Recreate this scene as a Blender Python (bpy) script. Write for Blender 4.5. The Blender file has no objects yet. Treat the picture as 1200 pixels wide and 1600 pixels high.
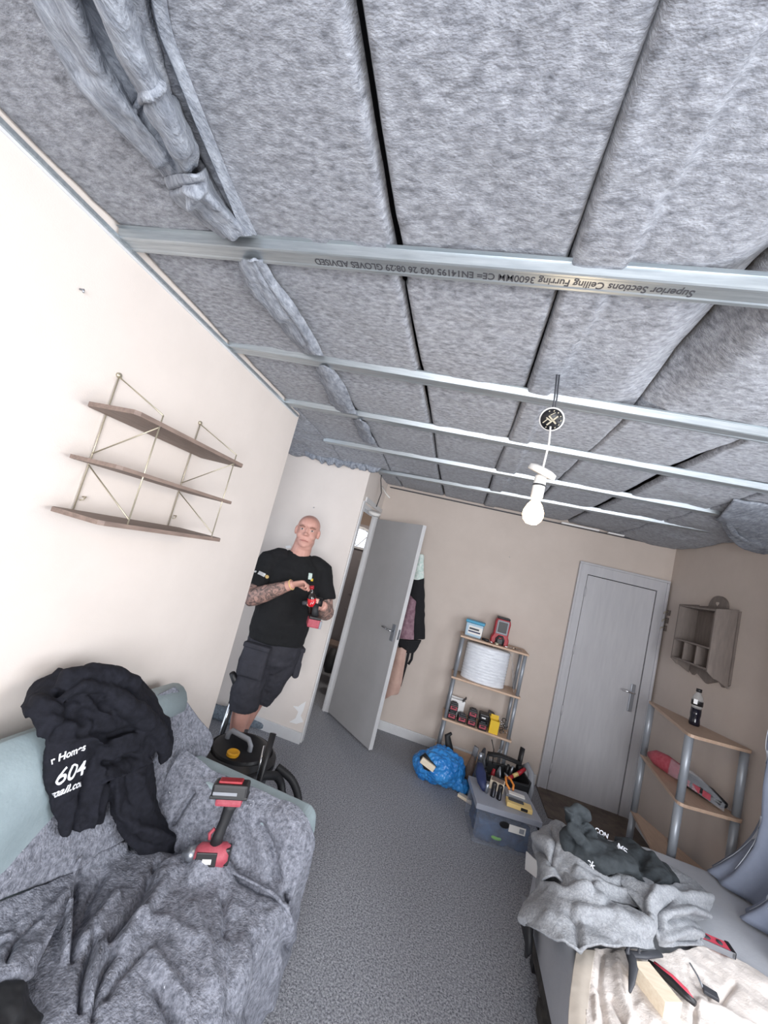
import bpy, bmesh, math, random
import numpy as np
from mathutils import Vector, Matrix, Euler
random.seed(7); RN = np.random.RandomState(5)
SC = bpy.context.scene; COL = SC.collection

# ------------------------------------------------------------------ camera
YAW, PITCH, ROLL = -12.651, 6.224, 14.361
FPX, CH = 604.926, 1.688
def _axes():
    y, p, r = [math.radians(a) for a in (YAW, PITCH, ROLL)]
    f = Vector((math.sin(y)*math.cos(p), math.cos(y)*math.cos(p), math.sin(p)))
    r0 = Vector((math.cos(y), -math.sin(y), 0)); u0 = r0.cross(f)
    return math.cos(r)*r0+math.sin(r)*u0, -math.sin(r)*r0+math.cos(r)*u0, f
RT, UP, FW = _axes()
CAMP = Vector((0, 0, CH))
cam = bpy.data.cameras.new('camera'); cam.sensor_fit = 'HORIZONTAL'; cam.sensor_width = 36
cam.lens = 36*FPX/1200; cam.clip_start = .02
cob = bpy.data.objects.new('camera', cam); COL.objects.link(cob)
M = Matrix((RT, UP, -FW)).transposed().to_4x4(); M.translation = CAMP
cob.matrix_world = M; SC.camera = cob

# ------------------------------------------------------------------ light
world = bpy.data.worlds.new('sky'); SC.world = world; world.use_nodes = True
world.node_tree.nodes['Background'].inputs[0].default_value = (.80, .88, 1, 1)
world.node_tree.nodes['Background'].inputs[1].default_value = 1.0
def area(name, loc, rot, sx, sy, power, col):
    l = bpy.data.lights.new(name, 'AREA'); l.shape = 'RECTANGLE'; l.size = sx; l.size_y = sy
    l.energy = power; l.color = col
    o = bpy.data.objects.new(name, l); COL.objects.link(o); o.location = loc; o.rotation_euler = rot
    return o
area('daylight_side', (2.12, .95, 1.55), (0, math.radians(90), 0), 1.25, 1.9, 31, (.93, .96, 1))
area('daylight_rear', (.55, -1.36, 1.5), (math.radians(90), 0, 0), 1.9, 1.4, 62, (.96, .97, 1))
area('hall_fill_light', (-1.5, 4.75, 2.5), (0, 0, 0), .3, .3, 5, (1, .93, .85))  # unseen fill added to brighten the dark hall
SC.view_settings.view_transform = 'Standard'; SC.view_settings.look = 'None'
SC.view_settings.gamma = 1; SC.view_settings.use_curve_mapping = False
SC.view_settings.exposure = 0.85

# ------------------------------------------------------------------ helpers
def ray(px, py): return FW+RT*((px-600)/FPX)-UP*((py-800)/FPX)
def at(px, py, x=None, y=None, z=None):
    d = ray(px, py)
    t = (x/d.x) if x is not None else (y/d.y) if y is not None else ((z-CH)/d.z)
    return CAMP+d*t
def at_plane(px, py, p0, n, off=0):
    d = ray(px, py); n = Vector(n).normalized()
    return CAMP+d*((Vector(p0)+n*off-CAMP).dot(n)/d.dot(n))
def pix(P):                       # (N,3) -> (N,2)
    Q = np.asarray(P, float)-np.array(CAMP); z = Q@np.array(FW)
    return np.stack([600+FPX*(Q@np.array(RT))/z, 800-FPX*(Q@np.array(UP))/z], -1)

def sr(c):
    return tuple((v/12.92 if v <= .04045 else ((v+.055)/1.055)**2.4) for v in [k/255 for k in c])+(1,)
def mat(name, col, rough=.6, metal=0, noise=0, nscale=20, col2=None, bump=0, bscale=60, stretch=(1,1,1), alpha=1, trans=0, emit=0, spec=.5, detail=6, sheen=0, ramp=(.35, .65)):
    m = bpy.data.materials.new(name); m.use_nodes = True
    nt = m.node_tree; b = nt.nodes['Principled BSDF']
    b.inputs['Base Color'].default_value = sr(col); b.inputs['Roughness'].default_value = rough
    b.inputs['Metallic'].default_value = metal; b.inputs['Specular IOR Level'].default_value = spec
    if alpha < 1: b.inputs['Alpha'].default_value = alpha
    if trans: b.inputs['Transmission Weight'].default_value = trans
    if sheen: b.inputs['Sheen Weight'].default_value = sheen
    if emit:
        b.inputs['Emission Color'].default_value = sr(col); b.inputs['Emission Strength'].default_value = emit
    tc = nt.nodes.new('ShaderNodeTexCoord'); mp = nt.nodes.new('ShaderNodeMapping')
    mp.inputs['Scale'].default_value = stretch; nt.links.new(tc.outputs['Object'], mp.inputs[0])
    if col2 is not None:
        n = nt.nodes.new('ShaderNodeTexNoise'); n.inputs['Scale'].default_value = nscale; n.inputs['Detail'].default_value = detail
        n.inputs['Roughness'].default_value = .65
        nt.links.new(mp.outputs[0], n.inputs['Vector'])
        r = nt.nodes.new('ShaderNodeValToRGB'); r.color_ramp.elements[0].position = ramp[0]; r.color_ramp.elements[1].position = ramp[1]
        r.color_ramp.elements[0].color = sr(col); r.color_ramp.elements[1].color = sr(col2)
        nt.links.new(n.outputs['Fac'], r.inputs[0]); nt.links.new(r.outputs[0], b.inputs['Base Color'])
    if bump:
        n2 = nt.nodes.new('ShaderNodeTexNoise'); n2.inputs['Scale'].default_value = bscale; n2.inputs['Detail'].default_value = 5
        nt.links.new(mp.outputs[0], n2.inputs['Vector'])
        bp = nt.nodes.new('ShaderNodeBump'); bp.inputs['Strength'].default_value = bump; bp.inputs['Distance'].default_value = .01
        nt.links.new(n2.outputs['Fac'], bp.inputs['Height']); nt.links.new(bp.outputs[0], b.inputs['Normal'])
    return m
def speckle(m, col, scale=260, lo=.70, hi=.74):       # scatters small flecks of a second colour over a material
    nt = m.node_tree; b = nt.nodes['Principled BSDF']
    src = b.inputs['Base Color'].links[0].from_socket
    n = nt.nodes.new('ShaderNodeTexNoise'); n.inputs['Scale'].default_value = scale; n.inputs['Detail'].default_value = 2
    tc = nt.nodes.new('ShaderNodeTexCoord'); nt.links.new(tc.outputs['Object'], n.inputs['Vector'])
    r = nt.nodes.new('ShaderNodeValToRGB'); r.color_ramp.elements[0].position = lo; r.color_ramp.elements[1].position = hi
    nt.links.new(n.outputs['Fac'], r.inputs[0])
    mx = nt.nodes.new('ShaderNodeMix'); mx.data_type = 'RGBA'
    nt.links.new(r.outputs[0], mx.inputs[0]); nt.links.new(src, mx.inputs[6]); mx.inputs[7].default_value = sr(col)
    nt.links.new(mx.outputs[2], b.inputs['Base Color'])
    return m
K = {}
def N(k, *a, **kw): K[k] = mat(k, *a, **kw)
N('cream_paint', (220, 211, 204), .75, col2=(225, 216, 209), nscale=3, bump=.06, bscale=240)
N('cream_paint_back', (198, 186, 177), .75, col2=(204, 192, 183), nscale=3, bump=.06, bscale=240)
N('ceiling_board', (60, 60, 64), .9)
N('carpet', (100, 102, 110), .95, col2=(190, 192, 199), nscale=120, bump=.9, bscale=320, detail=3)
speckle(K['carpet'], (222, 224, 228), 190, .62, .68)
N('vinyl', (84, 74, 68), .7, col2=(112, 100, 90), nscale=9)
N('felt', (86, 89, 97), .95, col2=(170, 174, 183), nscale=46, bump=.45, bscale=170, stretch=(.8, 1.5, 1), detail=10, ramp=(.3, .7), sheen=.2)
N('felt_loose', (104, 110, 121), .95, col2=(172, 178, 188), nscale=30, bump=.6, bscale=120, stretch=(2.4, .7, 1.5), detail=10, ramp=(.3, .7))
N('zinc', (160, 168, 174), .40, .75, col2=(184, 191, 195), nscale=14, stretch=(.4, 6, 6))
N('white_gloss', (216, 217, 218), .4, col2=(206, 206, 208), nscale=5)
N('door_grey', (165, 164, 165), .5, col2=(172, 171, 172), nscale=3)
N('door_white', (182, 182, 187), .45, col2=(190, 190, 194), nscale=6, stretch=(5, 1, .6))
N('white_plastic', (228, 226, 222), .4)
N('black_plastic', (26, 26, 29), .42)
N('black_rubber', (32, 33, 36), .6)
N('dark_grey', (62, 64, 70), .55)
N('grey_plastic', (140, 143, 150), .45)
N('chrome', (210, 212, 215), .18, 1)
N('steel', (165, 170, 178), .35, .8)
N('brass', (186, 178, 158), .38, .6)
N('wood_dark', (116, 100, 92), .6, col2=(140, 122, 112), nscale=12, stretch=(6, 1, 6))
N('beech', (196, 166, 142), .5, col2=(208, 180, 156), nscale=10, stretch=(1, 6, 6))
N('birch', (178, 152, 132), .5, col2=(190, 164, 144), nscale=10, stretch=(6, 1, 6))
N('pine', (222, 206, 182), .6, col2=(234, 221, 200), nscale=14, stretch=(1, 7, 7))
N('post_grey', (152, 158, 166), .38, .3)
N('cabinet_wood', (112, 103, 98), .65, col2=(126, 116, 110), nscale=12, stretch=(4, 4, .7))
N('leather', (142, 157, 162), .55, col2=(154, 169, 174), nscale=9, bump=.12, bscale=120)
N('blanket', (92, 95, 105), .95, col2=(150, 153, 164), nscale=70, bump=.7, bscale=170, detail=8)
speckle(K['blanket'], (205, 205, 212), 120, .72, .77)
N('blanket_light', (132, 135, 140), .95, col2=(164, 167, 172), nscale=110, bump=.4, bscale=200, detail=8)
N('hoodie_black', (25, 26, 32), .9, col2=(33, 34, 42), nscale=50, bump=.15, bscale=300, spec=.2)
N('hoodie_charcoal', (40, 46, 50), .85, col2=(52, 58, 62), nscale=30, bump=.2, bscale=300)
N('print_white', (228, 230, 236), .7)
N('red', (176, 36, 50), .45, col2=(150, 30, 42), nscale=40)
N('red_dusty', (160, 62, 76), .55, col2=(176, 84, 96), nscale=40)
N('pink_red', (206, 74, 92), .5)
N('bed_cover', (186, 189, 196), .85, col2=(196, 199, 205), nscale=4, bump=.1, bscale=90)
N('bed_base', (44, 42, 42), .9, col2=(70, 66, 62), nscale=30)
N('dust_sheet', (214, 205, 198), .9, col2=(228, 220, 214), nscale=7, bump=.3, bscale=220)
N('ivory', (186, 176, 164), .9, col2=(200, 190, 178), nscale=9)
N('blue_bag', (30, 112, 190), .28, col2=(66, 148, 216), nscale=9)
N('clear_plastic', (176, 184, 200), .2, alpha=.13)
N('clear_lid', (168, 172, 184), .3, alpha=.72)
N('white_film', (214, 218, 226), .22, col2=(232, 236, 242), nscale=14, bump=.5, bscale=34, stretch=(1, 1, 3))
N('clear_film', (200, 205, 214), .12, alpha=.16)
N('yellow', (236, 196, 52), .5)
N('yellow_pale', (226, 196, 130), .5)
N('cyan_lid', (60, 150, 186), .4)
N('pale_blue', (170, 196, 214), .4)
N('orange', (226, 140, 62), .45)
N('gold', (222, 162, 40), .4)
N('navy', (38, 48, 86), .6)
N('curtain', (122, 130, 148), .8, col2=(132, 140, 158), nscale=6)
N('leaf_thread', (196, 202, 212), .6)
N('skin', (196, 146, 132), .5, col2=(206, 158, 144), nscale=16, bump=.08, bscale=150)
N('skin_leg', (188, 142, 130), .55, col2=(172, 124, 114), nscale=30)
N('tattoo', (176, 140, 130), .55, col2=(84, 78, 80), nscale=26, detail=3, ramp=(.42, .56))
N('tee', (13, 14, 17), .9, bump=.15, bscale=30)
N('shorts', (42, 42, 49), .85, bump=.2, bscale=40, col2=(50, 50, 58), nscale=20)
N('eye_white', (206, 196, 190), .3); N('iris', (36, 38, 42), .3); N('brow', (140, 104, 90), .8); N('lip', (176, 112, 106), .5)
N('cola', (30, 16, 14), .08, spec=.8); N('cola_red', (206, 30, 42), .4)
N('clear_bottle', (176, 176, 176), .1, alpha=.5)
N('purple_drink', (24, 22, 34), .1)
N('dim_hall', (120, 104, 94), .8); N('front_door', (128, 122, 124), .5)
N('frost_glow', (225, 235, 250), .3, emit=1.0)  # pane emission stands in for daylight behind the fanlight
N('coat_black', (20, 20, 24), .9); N('mauve', (150, 122, 132), .85, col2=(110, 78, 92), nscale=24); N('robe', (178, 146, 134), .9, col2=(190, 160, 148), nscale=12)
N('mint', (176, 206, 196), .8, col2=(230, 235, 232), nscale=40)
N('fluffy', (98, 108, 118), .95, col2=(132, 142, 152), nscale=60, bump=1, bscale=90)
N('box_contents', (18, 28, 52), .7, col2=(44, 76, 116), nscale=12, detail=4)
N('lime', (120, 190, 60), .5)
N('paint_white', (240, 240, 240), .7)
# bulb
mb = bpy.data.materials.new('bulb_glow'); mb.use_nodes = True
b_ = mb.node_tree.nodes['Principled BSDF']; b_.inputs['Emission Color'].default_value = (1, .66, .34, 1); b_.inputs['Emission Strength'].default_value = 7
K['bulb'] = mb

# ---- vector noise
def _h(i, j, k, s): 
    v = np.sin(i*127.1+j*311.7+k*74.7+s*53.3)*43758.5453
    return v-np.floor(v)
def noise(P, scale=1, seed=0, octaves=3):
    P = np.asarray(P, float)*scale; out = np.zeros(len(P)); a = 1; tot = 0
    for o in range(octaves):
        I = np.floor(P); F = P-I; F = F*F*(3-2*F); r = 0
        for dx in (0, 1):
            for dy in (0, 1):
                for dz in (0, 1):
                    w = (F[:, 0] if dx else 1-F[:, 0])*(F[:, 1] if dy else 1-F[:, 1])*(F[:, 2] if dz else 1-F[:, 2])
                    r = r+w*_h(I[:, 0]+dx, I[:, 1]+dy, I[:, 2]+dz, seed+o)
        out += a*r; tot += a; a *= .5; P = P*2.03
    return out/tot*2-1

# ---- objects
def off(p):
    while p is not None:
        if '_o' in p: return list(p['_o'])
        p = p.parent
    return [0, 0, 0]
def mk(name, V, F, m, parent=None, smooth=True, auto=None):
    V = np.asarray([tuple(v) for v in V], float)
    V = V-np.array(off(parent))
    me = bpy.data.meshes.new(name); me.from_pydata(V.tolist(), [], [tuple(int(i) for i in f) for f in F]); me.update()
    if smooth: me.polygons.foreach_set('use_smooth', [True]*len(me.polygons))
    if m is not None: me.materials.append(K[m] if isinstance(m, str) else m)
    o = bpy.data.objects.new(name, me); COL.objects.link(o)
    if parent is not None: o.parent = parent
    return o
def tag(o, label, cat, group=None, kind=None):
    o['label'] = label; o['category'] = cat
    if group: o['group'] = group
    if kind: o['kind'] = kind
    return o
def struct(o): o['kind'] = 'structure'; return o
LOCS = []
def thing(name, label, cat, loc=(0, 0, 0), rz=0, group=None):
    o = bpy.data.objects.new(name, None); o.empty_display_size = .05; COL.objects.link(o)
    o.location = loc; o.rotation_euler = (0, 0, rz)
    tag(o, label, cat, group); return o
def wthing(name, label, cat, loc, group=None):          # parts are given in world coordinates
    o = thing(name, label, cat, loc, 0, group); o['_o'] = [float(v) for v in loc]; return o
def wo(par):                                            # for grandchildren of world-coordinate things
    return par
def recenter(o):
    me = o.data; n = len(me.vertices); c = np.zeros(n*3); me.vertices.foreach_get('co', c); c = c.reshape(-1, 3)
    p = np.array([(c[:, 0].min()+c[:, 0].max())/2, (c[:, 1].min()+c[:, 1].max())/2, c[:, 2].min()])
    me.vertices.foreach_set('co', (c-p).ravel()); me.update(); o.location = p.tolist(); return o

class G:                                                # geometry bucket
    def __init__(s): s.V = []; s.F = []
    def add(s, V, F, T=None):
        n = len(s.V)
        for v in V: s.V.append(tuple(T@Vector(v)) if T is not None else tuple(v))
        for f in F: s.F.append(tuple(i+n for i in f))
        return s
    def box(s, c, d, rot=(0, 0, 0), bev=0, taper=1):
        bm = bmesh.new(); bmesh.ops.create_cube(bm, size=1)
        for v in bm.verts:
            t = taper if v.co.z > 0 else 1
            v.co = Vector((v.co.x*d[0]*t, v.co.y*d[1]*t, v.co.z*d[2]))
        if bev: bmesh.ops.bevel(bm, geom=bm.edges[:], offset=min(bev, min(d)*.45), segments=2, affect='EDGES', profile=.6)
        T = Matrix.Translation(c)@Euler(rot).to_matrix().to_4x4()
        bm.verts.ensure_lookup_table()
        s.add([v.co for v in bm.verts], [[v.index for v in f.verts] for f in bm.faces], T) if s._ix(bm) else 0
        bm.free(); return s
    def _ix(s, bm): bm.verts.index_update(); return True
    def tube(s, pts, r, n=10, flat=None, cap=True):
        pts = [Vector(p) for p in pts]; m = len(pts); rs = r if hasattr(r, '__len__') else [r]*m
        tan = [(pts[min(i+1, m-1)]-pts[max(i-1, 0)]).normalized() for i in range(m)]
        u = tan[0].orthogonal().normalized() if flat is None else (Vector(flat)-tan[0]*Vector(flat).dot(tan[0])).normalized()
        V = []; F = []
        for i in range(m):
            if flat is None: u = (u-tan[i]*u.dot(tan[i])).normalized()
            else: u = (Vector(flat)-tan[i]*Vector(flat).dot(tan[i])).normalized()
            w = tan[i].cross(u); R = rs[i]; ra, rb = (R if hasattr(R, '__len__') else (R, R))
            for k in range(n):
                a = 2*math.pi*k/n; V.append(pts[i]+u*(math.cos(a)*ra)+w*(math.sin(a)*rb))
        for i in range(m-1):
            for k in range(n): F.append((i*n+k, i*n+(k+1) % n, (i+1)*n+(k+1) % n, (i+1)*n+k))
        if cap: F.append(tuple(range(n))[::-1]); F.append(tuple((m-1)*n+k for k in range(n)))
        return s.add(V, F)
    def lathe(s, prof, T=None, n=24):
        V = []; F = []; m = len(prof)
        for r, z in prof:
            for k in range(n): V.append(Vector((r*math.cos(2*math.pi*k/n), r*math.sin(2*math.pi*k/n), z)))
        for i in range(m-1):
            for k in range(n): F.append((i*n+k, i*n+(k+1) % n, (i+1)*n+(k+1) % n, (i+1)*n+k))
        F.append(tuple(range(n))[::-1]); F.append(tuple((m-1)*n+k for k in range(n)))
        return s.add(V, F, T)
    def ell(s, c, r, rot=(0, 0, 0), n=16):
        prof = [(math.sin(math.pi*i/12)*1.0+1e-4, -math.cos(math.pi*i/12)) for i in range(13)]
        T = Matrix.Translation(c)@Euler(rot).to_matrix().to_4x4()@Matrix.Diagonal((r[0], r[1], r[2], 1))
        return s.lathe(prof, T, n)
    def prism(s, poly, d0, d1, axis='z'):               # polygon (2D) extruded along axis
        n = len(poly)
        def P(a, b, d): return {'z': (a, b, d), 'y': (a, d, b), 'x': (d, a, b)}[axis]
        V = [P(a, b, d0) for a, b in poly]+[P(a, b, d1) for a, b in poly]
        F = [tuple(range(n))[::-1], tuple(range(n, 2*n))]+[(i, (i+1) % n, n+(i+1) % n, n+i) for i in range(n)]
        return s.add(V, F)
    def rings(s, R):                                    # list of (centre, rx, ry) horizontal superellipse rings
        return s.add(*ringmesh(R))
    def mk(s, name, m, parent=None, smooth=False):
        o = mk(name, s.V, s.F, m, parent, smooth)
        bm = bmesh.new(); bm.from_mesh(o.data); bmesh.ops.recalc_face_normals(bm, faces=bm.faces[:]); bm.to_mesh(o.data); bm.free()
        return o
def ringmesh(R, n=28, p=2.3):
    V = []; F = []
    for c, rx, ry in R:
        for k in range(n):
            a = 2*math.pi*k/n; ca, sa = math.cos(a), math.sin(a)
            V.append((c[0]+rx*math.copysign(abs(ca)**(2/p), ca), c[1]+ry*math.copysign(abs(sa)**(2/p), sa), c[2]))
    for i in range(len(R)-1):
        for k in range(n): F.append((i*n+k, i*n+(k+1) % n, (i+1)*n+(k+1) % n, (i+1)*n+k))
    F.append(tuple(range(n))[::-1]); F.append(tuple((len(R)-1)*n+k for k in range(n)))
    return V, F
def remesh(o, vox, smooth=4, fac=.5, disp=None):
    m = o.modifiers.new('remesh', 'REMESH'); m.mode = 'VOXEL'; m.voxel_size = vox; m.use_smooth_shade = True
    if smooth:
        s = o.modifiers.new('smooth', 'SMOOTH'); s.iterations = smooth; s.factor = fac
    for d in (disp or []):
        t = bpy.data.textures.new('cloth_noise', 'CLOUDS'); t.noise_scale = d[0]; t.noise_depth = 2
        q = o.modifiers.new('displace', 'DISPLACE'); q.texture = t; q.strength = d[1]; q.mid_level = .5; q.texture_coords = 'LOCAL'
    return o
def box(name, c, d, m, parent=None, bev=0, rot=(0, 0, 0), taper=1):
    return G().box(c, d, rot, bev, taper).mk(name, m, parent, False)
def shade_auto(o):
    o.data.polygons.foreach_set('use_smooth', [True]*len(o.data.polygons))
    w = o.modifiers.new('edge', 'EDGE_SPLIT'); w.split_angle = math.radians(38); return o

def crom(A, n):                                         # Catmull-Rom resample along axis 0
    A = np.asarray(A, float); m = len(A); t = np.linspace(0, m-1-1e-9, n); i = t.astype(int); f = (t-i)
    g = lambda k: A[np.clip(k, 0, m-1)]
    f = f.reshape([-1]+[1]*(A.ndim-1))
    p0, p1, p2, p3 = g(i-1), g(i), g(i+1), g(i+2)
    return .5*((2*p1)+(-p0+p2)*f+(2*p0-5*p1+4*p2-p3)*f**2+(-p0+3*p1-3*p2+p3)*f**3)
def seg_dist(Q, poly):
    best = np.full(len(Q), 1e9)
    for a, b in zip(poly[:-1], poly[1:]):
        a = np.array(a, float); b = np.array(b, float); d = b-a
        t = np.clip(((Q-a)@d)/(d@d), 0, 1); best = np.minimum(best, np.linalg.norm(Q-(a+t[:, None]*d), axis=1))
    return best
def cloth(name, ctrl, nu, nv, m, parent=None, folds=(), wob=(), thick=.006, facing=None, edge=0, seed=0):
    C = np.array([[tuple(p) for p in row] for row in ctrl], float)
    A = crom(C, nu); A = crom(A.transpose(1, 0, 2), nv).transpose(1, 0, 2)
    du = np.gradient(A, axis=0); dv = np.gradient(A, axis=1); nn = np.cross(du, dv)
    nn /= np.linalg.norm(nn, axis=2, keepdims=True)+1e-9
    P = A.reshape(-1, 3); Nn = nn.reshape(-1, 3)
    f = np.array(facing) if facing is not None else None
    if f is None:
        f = np.array(CAMP)-P.mean(0)
    if (Nn@f).mean() < 0: Nn = -Nn
    Q = pix(P); d = np.zeros(len(P))
    for poly, w, a in folds: d += a*np.exp(-(seg_dist(Q, poly)/w)**2)
    for sc, am in wob: d += am*noise(P+seed*3.1, sc, seed)
    P = P+Nn*d[:, None]
    if edge:                                            # ragged outline
        U = np.arange(nu); 
    F = [(i*nv+j, i*nv+j+1, (i+1)*nv+j+1, (i+1)*nv+j) for i in range(nu-1) for j in range(nv-1)]
    o = mk(name, P, F, m, parent, True)
    s = o.modifiers.new('thickness', 'SOLIDIFY'); s.thickness = thick; s.offset = 0
    return o
def text_mesh(name, body, size, m, T, parent=None, extrude=.0004, spacing=1.0, bold=0, xs=1):
    c = bpy.data.curves.new(name, 'FONT'); c.body = body; c.size = size; c.extrude = extrude; c.align_x = 'CENTER'; c.align_y = 'CENTER'
    c.space_character = spacing; c.offset = bold
    t = bpy.data.objects.new('tmp', c); COL.objects.link(t)
    bpy.context.view_layer.update()
    me = bpy.data.meshes.new_from_object(t.evaluated_get(bpy.context.evaluated_depsgraph_get()))
    bpy.data.objects.remove(t)
    me.transform(Matrix.Diagonal((xs, 1, 1, 1)))
    T = T.copy()
    T = Matrix.Translation([-v for v in off(parent)])@T
    me.transform(T); me.materials.clear(); me.materials.append(K[m])
    o = bpy.data.objects.new(name, me); COL.objects.link(o)
    if parent is not None: o.parent = parent
    return o
from mathutils.bvhtree import BVHTree
def decal(o, target, n, lift=.0012):
    """lay a thin printed mesh onto the surface of its carrier"""
    bpy.context.view_layer.update(); dg = bpy.context.evaluated_depsgraph_get(); ev = target.evaluated_get(dg)
    bv = BVHTree.FromObject(target, dg); n = Vector(n).normalized(); ti = target.matrix_world.inverted(); tm = target.matrix_world
    bm = bmesh.new(); bm.from_mesh(o.data); bmesh.ops.triangulate(bm, faces=bm.faces[:])
    bmesh.ops.subdivide_edges(bm, edges=[e for e in bm.edges if e.calc_length() > .006], cuts=2, use_grid_fill=False); bmesh.ops.triangulate(bm, faces=bm.faces[:])
    om = o.matrix_world; oi = om.inverted(); hits = []
    for v in bm.verts:
        w = om@v.co; a_ = ti@(w+n*.15); d_ = (ti.to_3x3()@(-n)).normalized(); h = bv.ray_cast(a_, d_, .4)
        if h[0] is not None: hits.append((v, tm@h[0]))
    ds = sorted(q.dot(n)-(om@v.co).dot(n) for v, q in hits); md = ds[len(ds)//2] if ds else 0
    hv = {v: q for v, q in hits}
    for v in bm.verts:
        w = om@v.co; dd = md if v not in hv else min(max(hv[v].dot(n)-w.dot(n), md-.012), md+.012)
        v.co = oi@(w+n*(dd+lift))
    bm.to_mesh(o.data); bm.free()
def frame(o, right, up):
    r = Vector(right).normalized(); n = r.cross(Vector(up)).normalized(); u = n.cross(r)
    T = Matrix((r, u, n)).transposed().to_4x4(); T.translation = Vector(o); return T

# ================================================================== ROOM
XL, XR, YB, ZC = -1.229, 1.904, 4.108, 2.43
XJ, YA, YL = -.957, 3.309, 2.276
HT = 2.60
g = G(); g.box((.2, 1.5, -.05), (5.4, 5.25, .1)); g.box((-1.65, 4.86, -.05), (1.6, 1.46, .1)); struct(g.mk('floor', 'carpet'))
struct(box('floor', (1.5, 3.86, .004), (.80, .50, .008), 'vinyl'))
struct(box('ceiling', (.0, 2.05, 2.66), (5.2, 7.2, .1), 'ceiling_board'))
struct(box('wall_left', (XL-.06, .43, HT/2), (.12, YL+1.4+.0, HT), 'cream_paint')).location.y += .008
g = G(); g.box(((-2.5+XJ)/2, YA+.03, HT/2), (2.5+XJ, .06, HT))
struct(g.mk('wall_alcove', 'cream_paint'))
struct(box('wall_alcove_side', (-2.45, 2.8, HT/2), (.1, 1.1, HT), 'cream_paint'))
g = G(); g.box((XJ-.05, (YA+.061+YB)/2, (2.1+HT)/2), (.10, YB-YA-.061, HT-2.1)); struct(g.mk('wall_doorway', 'cream_paint'))
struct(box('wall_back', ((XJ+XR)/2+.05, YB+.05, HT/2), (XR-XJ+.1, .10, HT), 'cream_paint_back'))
g = G()   # right wall with window opening y 0..1.95, z .9..2.15
y0, y1, z0, z1 = 0.0, 1.95, .90, 2.18
g.box((XR+.06, (y0-1.3)/2, HT/2), (.12, y0+1.3, HT)); g.box((XR+.06, (y1+YB+.1)/2, HT/2), (.12, YB+.1-y1, HT))
g.box((XR+.06, (y0+y1)/2, z0/2), (.12, y1-y0, z0)); g.box((XR+.06, (y0+y1)/2, (z1+HT)/2), (.12, y1-y0, HT-z1))
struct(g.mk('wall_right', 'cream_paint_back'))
g = G()
for yy in (y0+.03, (y0+y1)/2, y1-.03): g.box((XR+.06, yy, (z0+z1)/2), (.06, .06, z1-z0))
for zz in (z0+.03, z1-.03): g.box((XR+.06, (y0+y1)/2, zz), (.06, y1-y0, .06))
struct(g.mk('window_1', 'white_gloss'))
g = G(); X0, X1, Z0, Z1 = -.4, 1.5, .8, 2.2
g.box(((XL-.1+X0)/2, -1.25, HT/2), (X0-XL+.1, .1, HT)); g.box(((X1+XR+.1)/2, -1.25, HT/2), (XR+.1-X1, .1, HT))
g.box(((X0+X1)/2, -1.25, Z0/2), (X1-X0, .1, Z0)); g.box(((X0+X1)/2, -1.25, (Z1+HT)/2), (X1-X0, .1, HT-Z1))
struct(g.mk('wall_rear', 'cream_paint'))
# skirting
struct(box('baseboard_alcove', (-1.20, YA-.009, .045), (.50, .018, .09), 'white_gloss', bev=.004))
struct(box('baseboard_back', ((XJ+1.10)/2, YB-.009, .045), (1.10-XJ-.02, .018, .09), 'white_gloss', bev=.004))
struct(box('baseboard_right', (XR-.009, 3.2, .045), (.018, 1.7, .09), 'white_gloss', bev=.004))
struct(box('baseboard_left', (XL+.009, 1.6, .045), (.018, 1.3, .09), 'white_gloss', bev=.004))

# doorway frame in the side wall (thing of the setting)
g = G()
g.box((XJ-.05, YA+.072, 1.04), (.10, .022, 2.08)); g.box((XJ+.006, YA+.046, 1.06), (.012, .05, 2.12))
g.box((XJ-.035, YB-.035, 1.035), (.07, .03, 2.07)); g.box((XJ-.05, (YA+YB)/2+.03, 2.085), (.10, YB-YA-.08, .03))
g.box((XJ+.006, (YA+YB)/2+.04, 2.145), (.012, YB-YA-.09, .045)); g.box((XJ-.05, YB-.056, 1.03), (.014, .012, 2.06))
struct(g.mk('trim_1', 'white_gloss'))
# flaking plaster at the outer corner
for i, (z, w) in enumerate(((.13, .05), (.19, .035), (.27, .06), (.33, .03))):
    pass
# open grey door
def door_leaf():
    h = Vector((XJ+.02, YB-.07, 0)); f = Vector((-.395, 3.598, 0)); d = (f-h); L = d.length; a = math.atan2(d.y, d.x)
    t = thing('door_1', 'open flat grey door with white painted edge swung into the room', 'door', h, a); t['kind'] = 'structure'
    box('door_leaf', (L/2-.004, 0, 1.035), (L-.008, .036, 2.03), 'door_grey', t)
    box('door_edge', (L-.002, 0, 1.035), (.008, .042, 2.035), 'white_gloss', t, bev=.002)
    for s in (-1, 1):
        p = box('handle_plate', (L-.055, s*.022, 1.03), (.042, .008, .15), 'steel', t, bev=.003)
        G().tube([(L-.055, s*.026, 1.045), (L-.055, s*.062, 1.045), (L-.07, s*.068, 1.046), (L-.17, s*.066, 1.052)], .008, 10).mk('door_handle', 'chrome', t, True)
    box('latch_plate', (L+.003, 0, 1.03), (.003, .022, .09), 'steel', t)
    return t
door_leaf()
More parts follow.
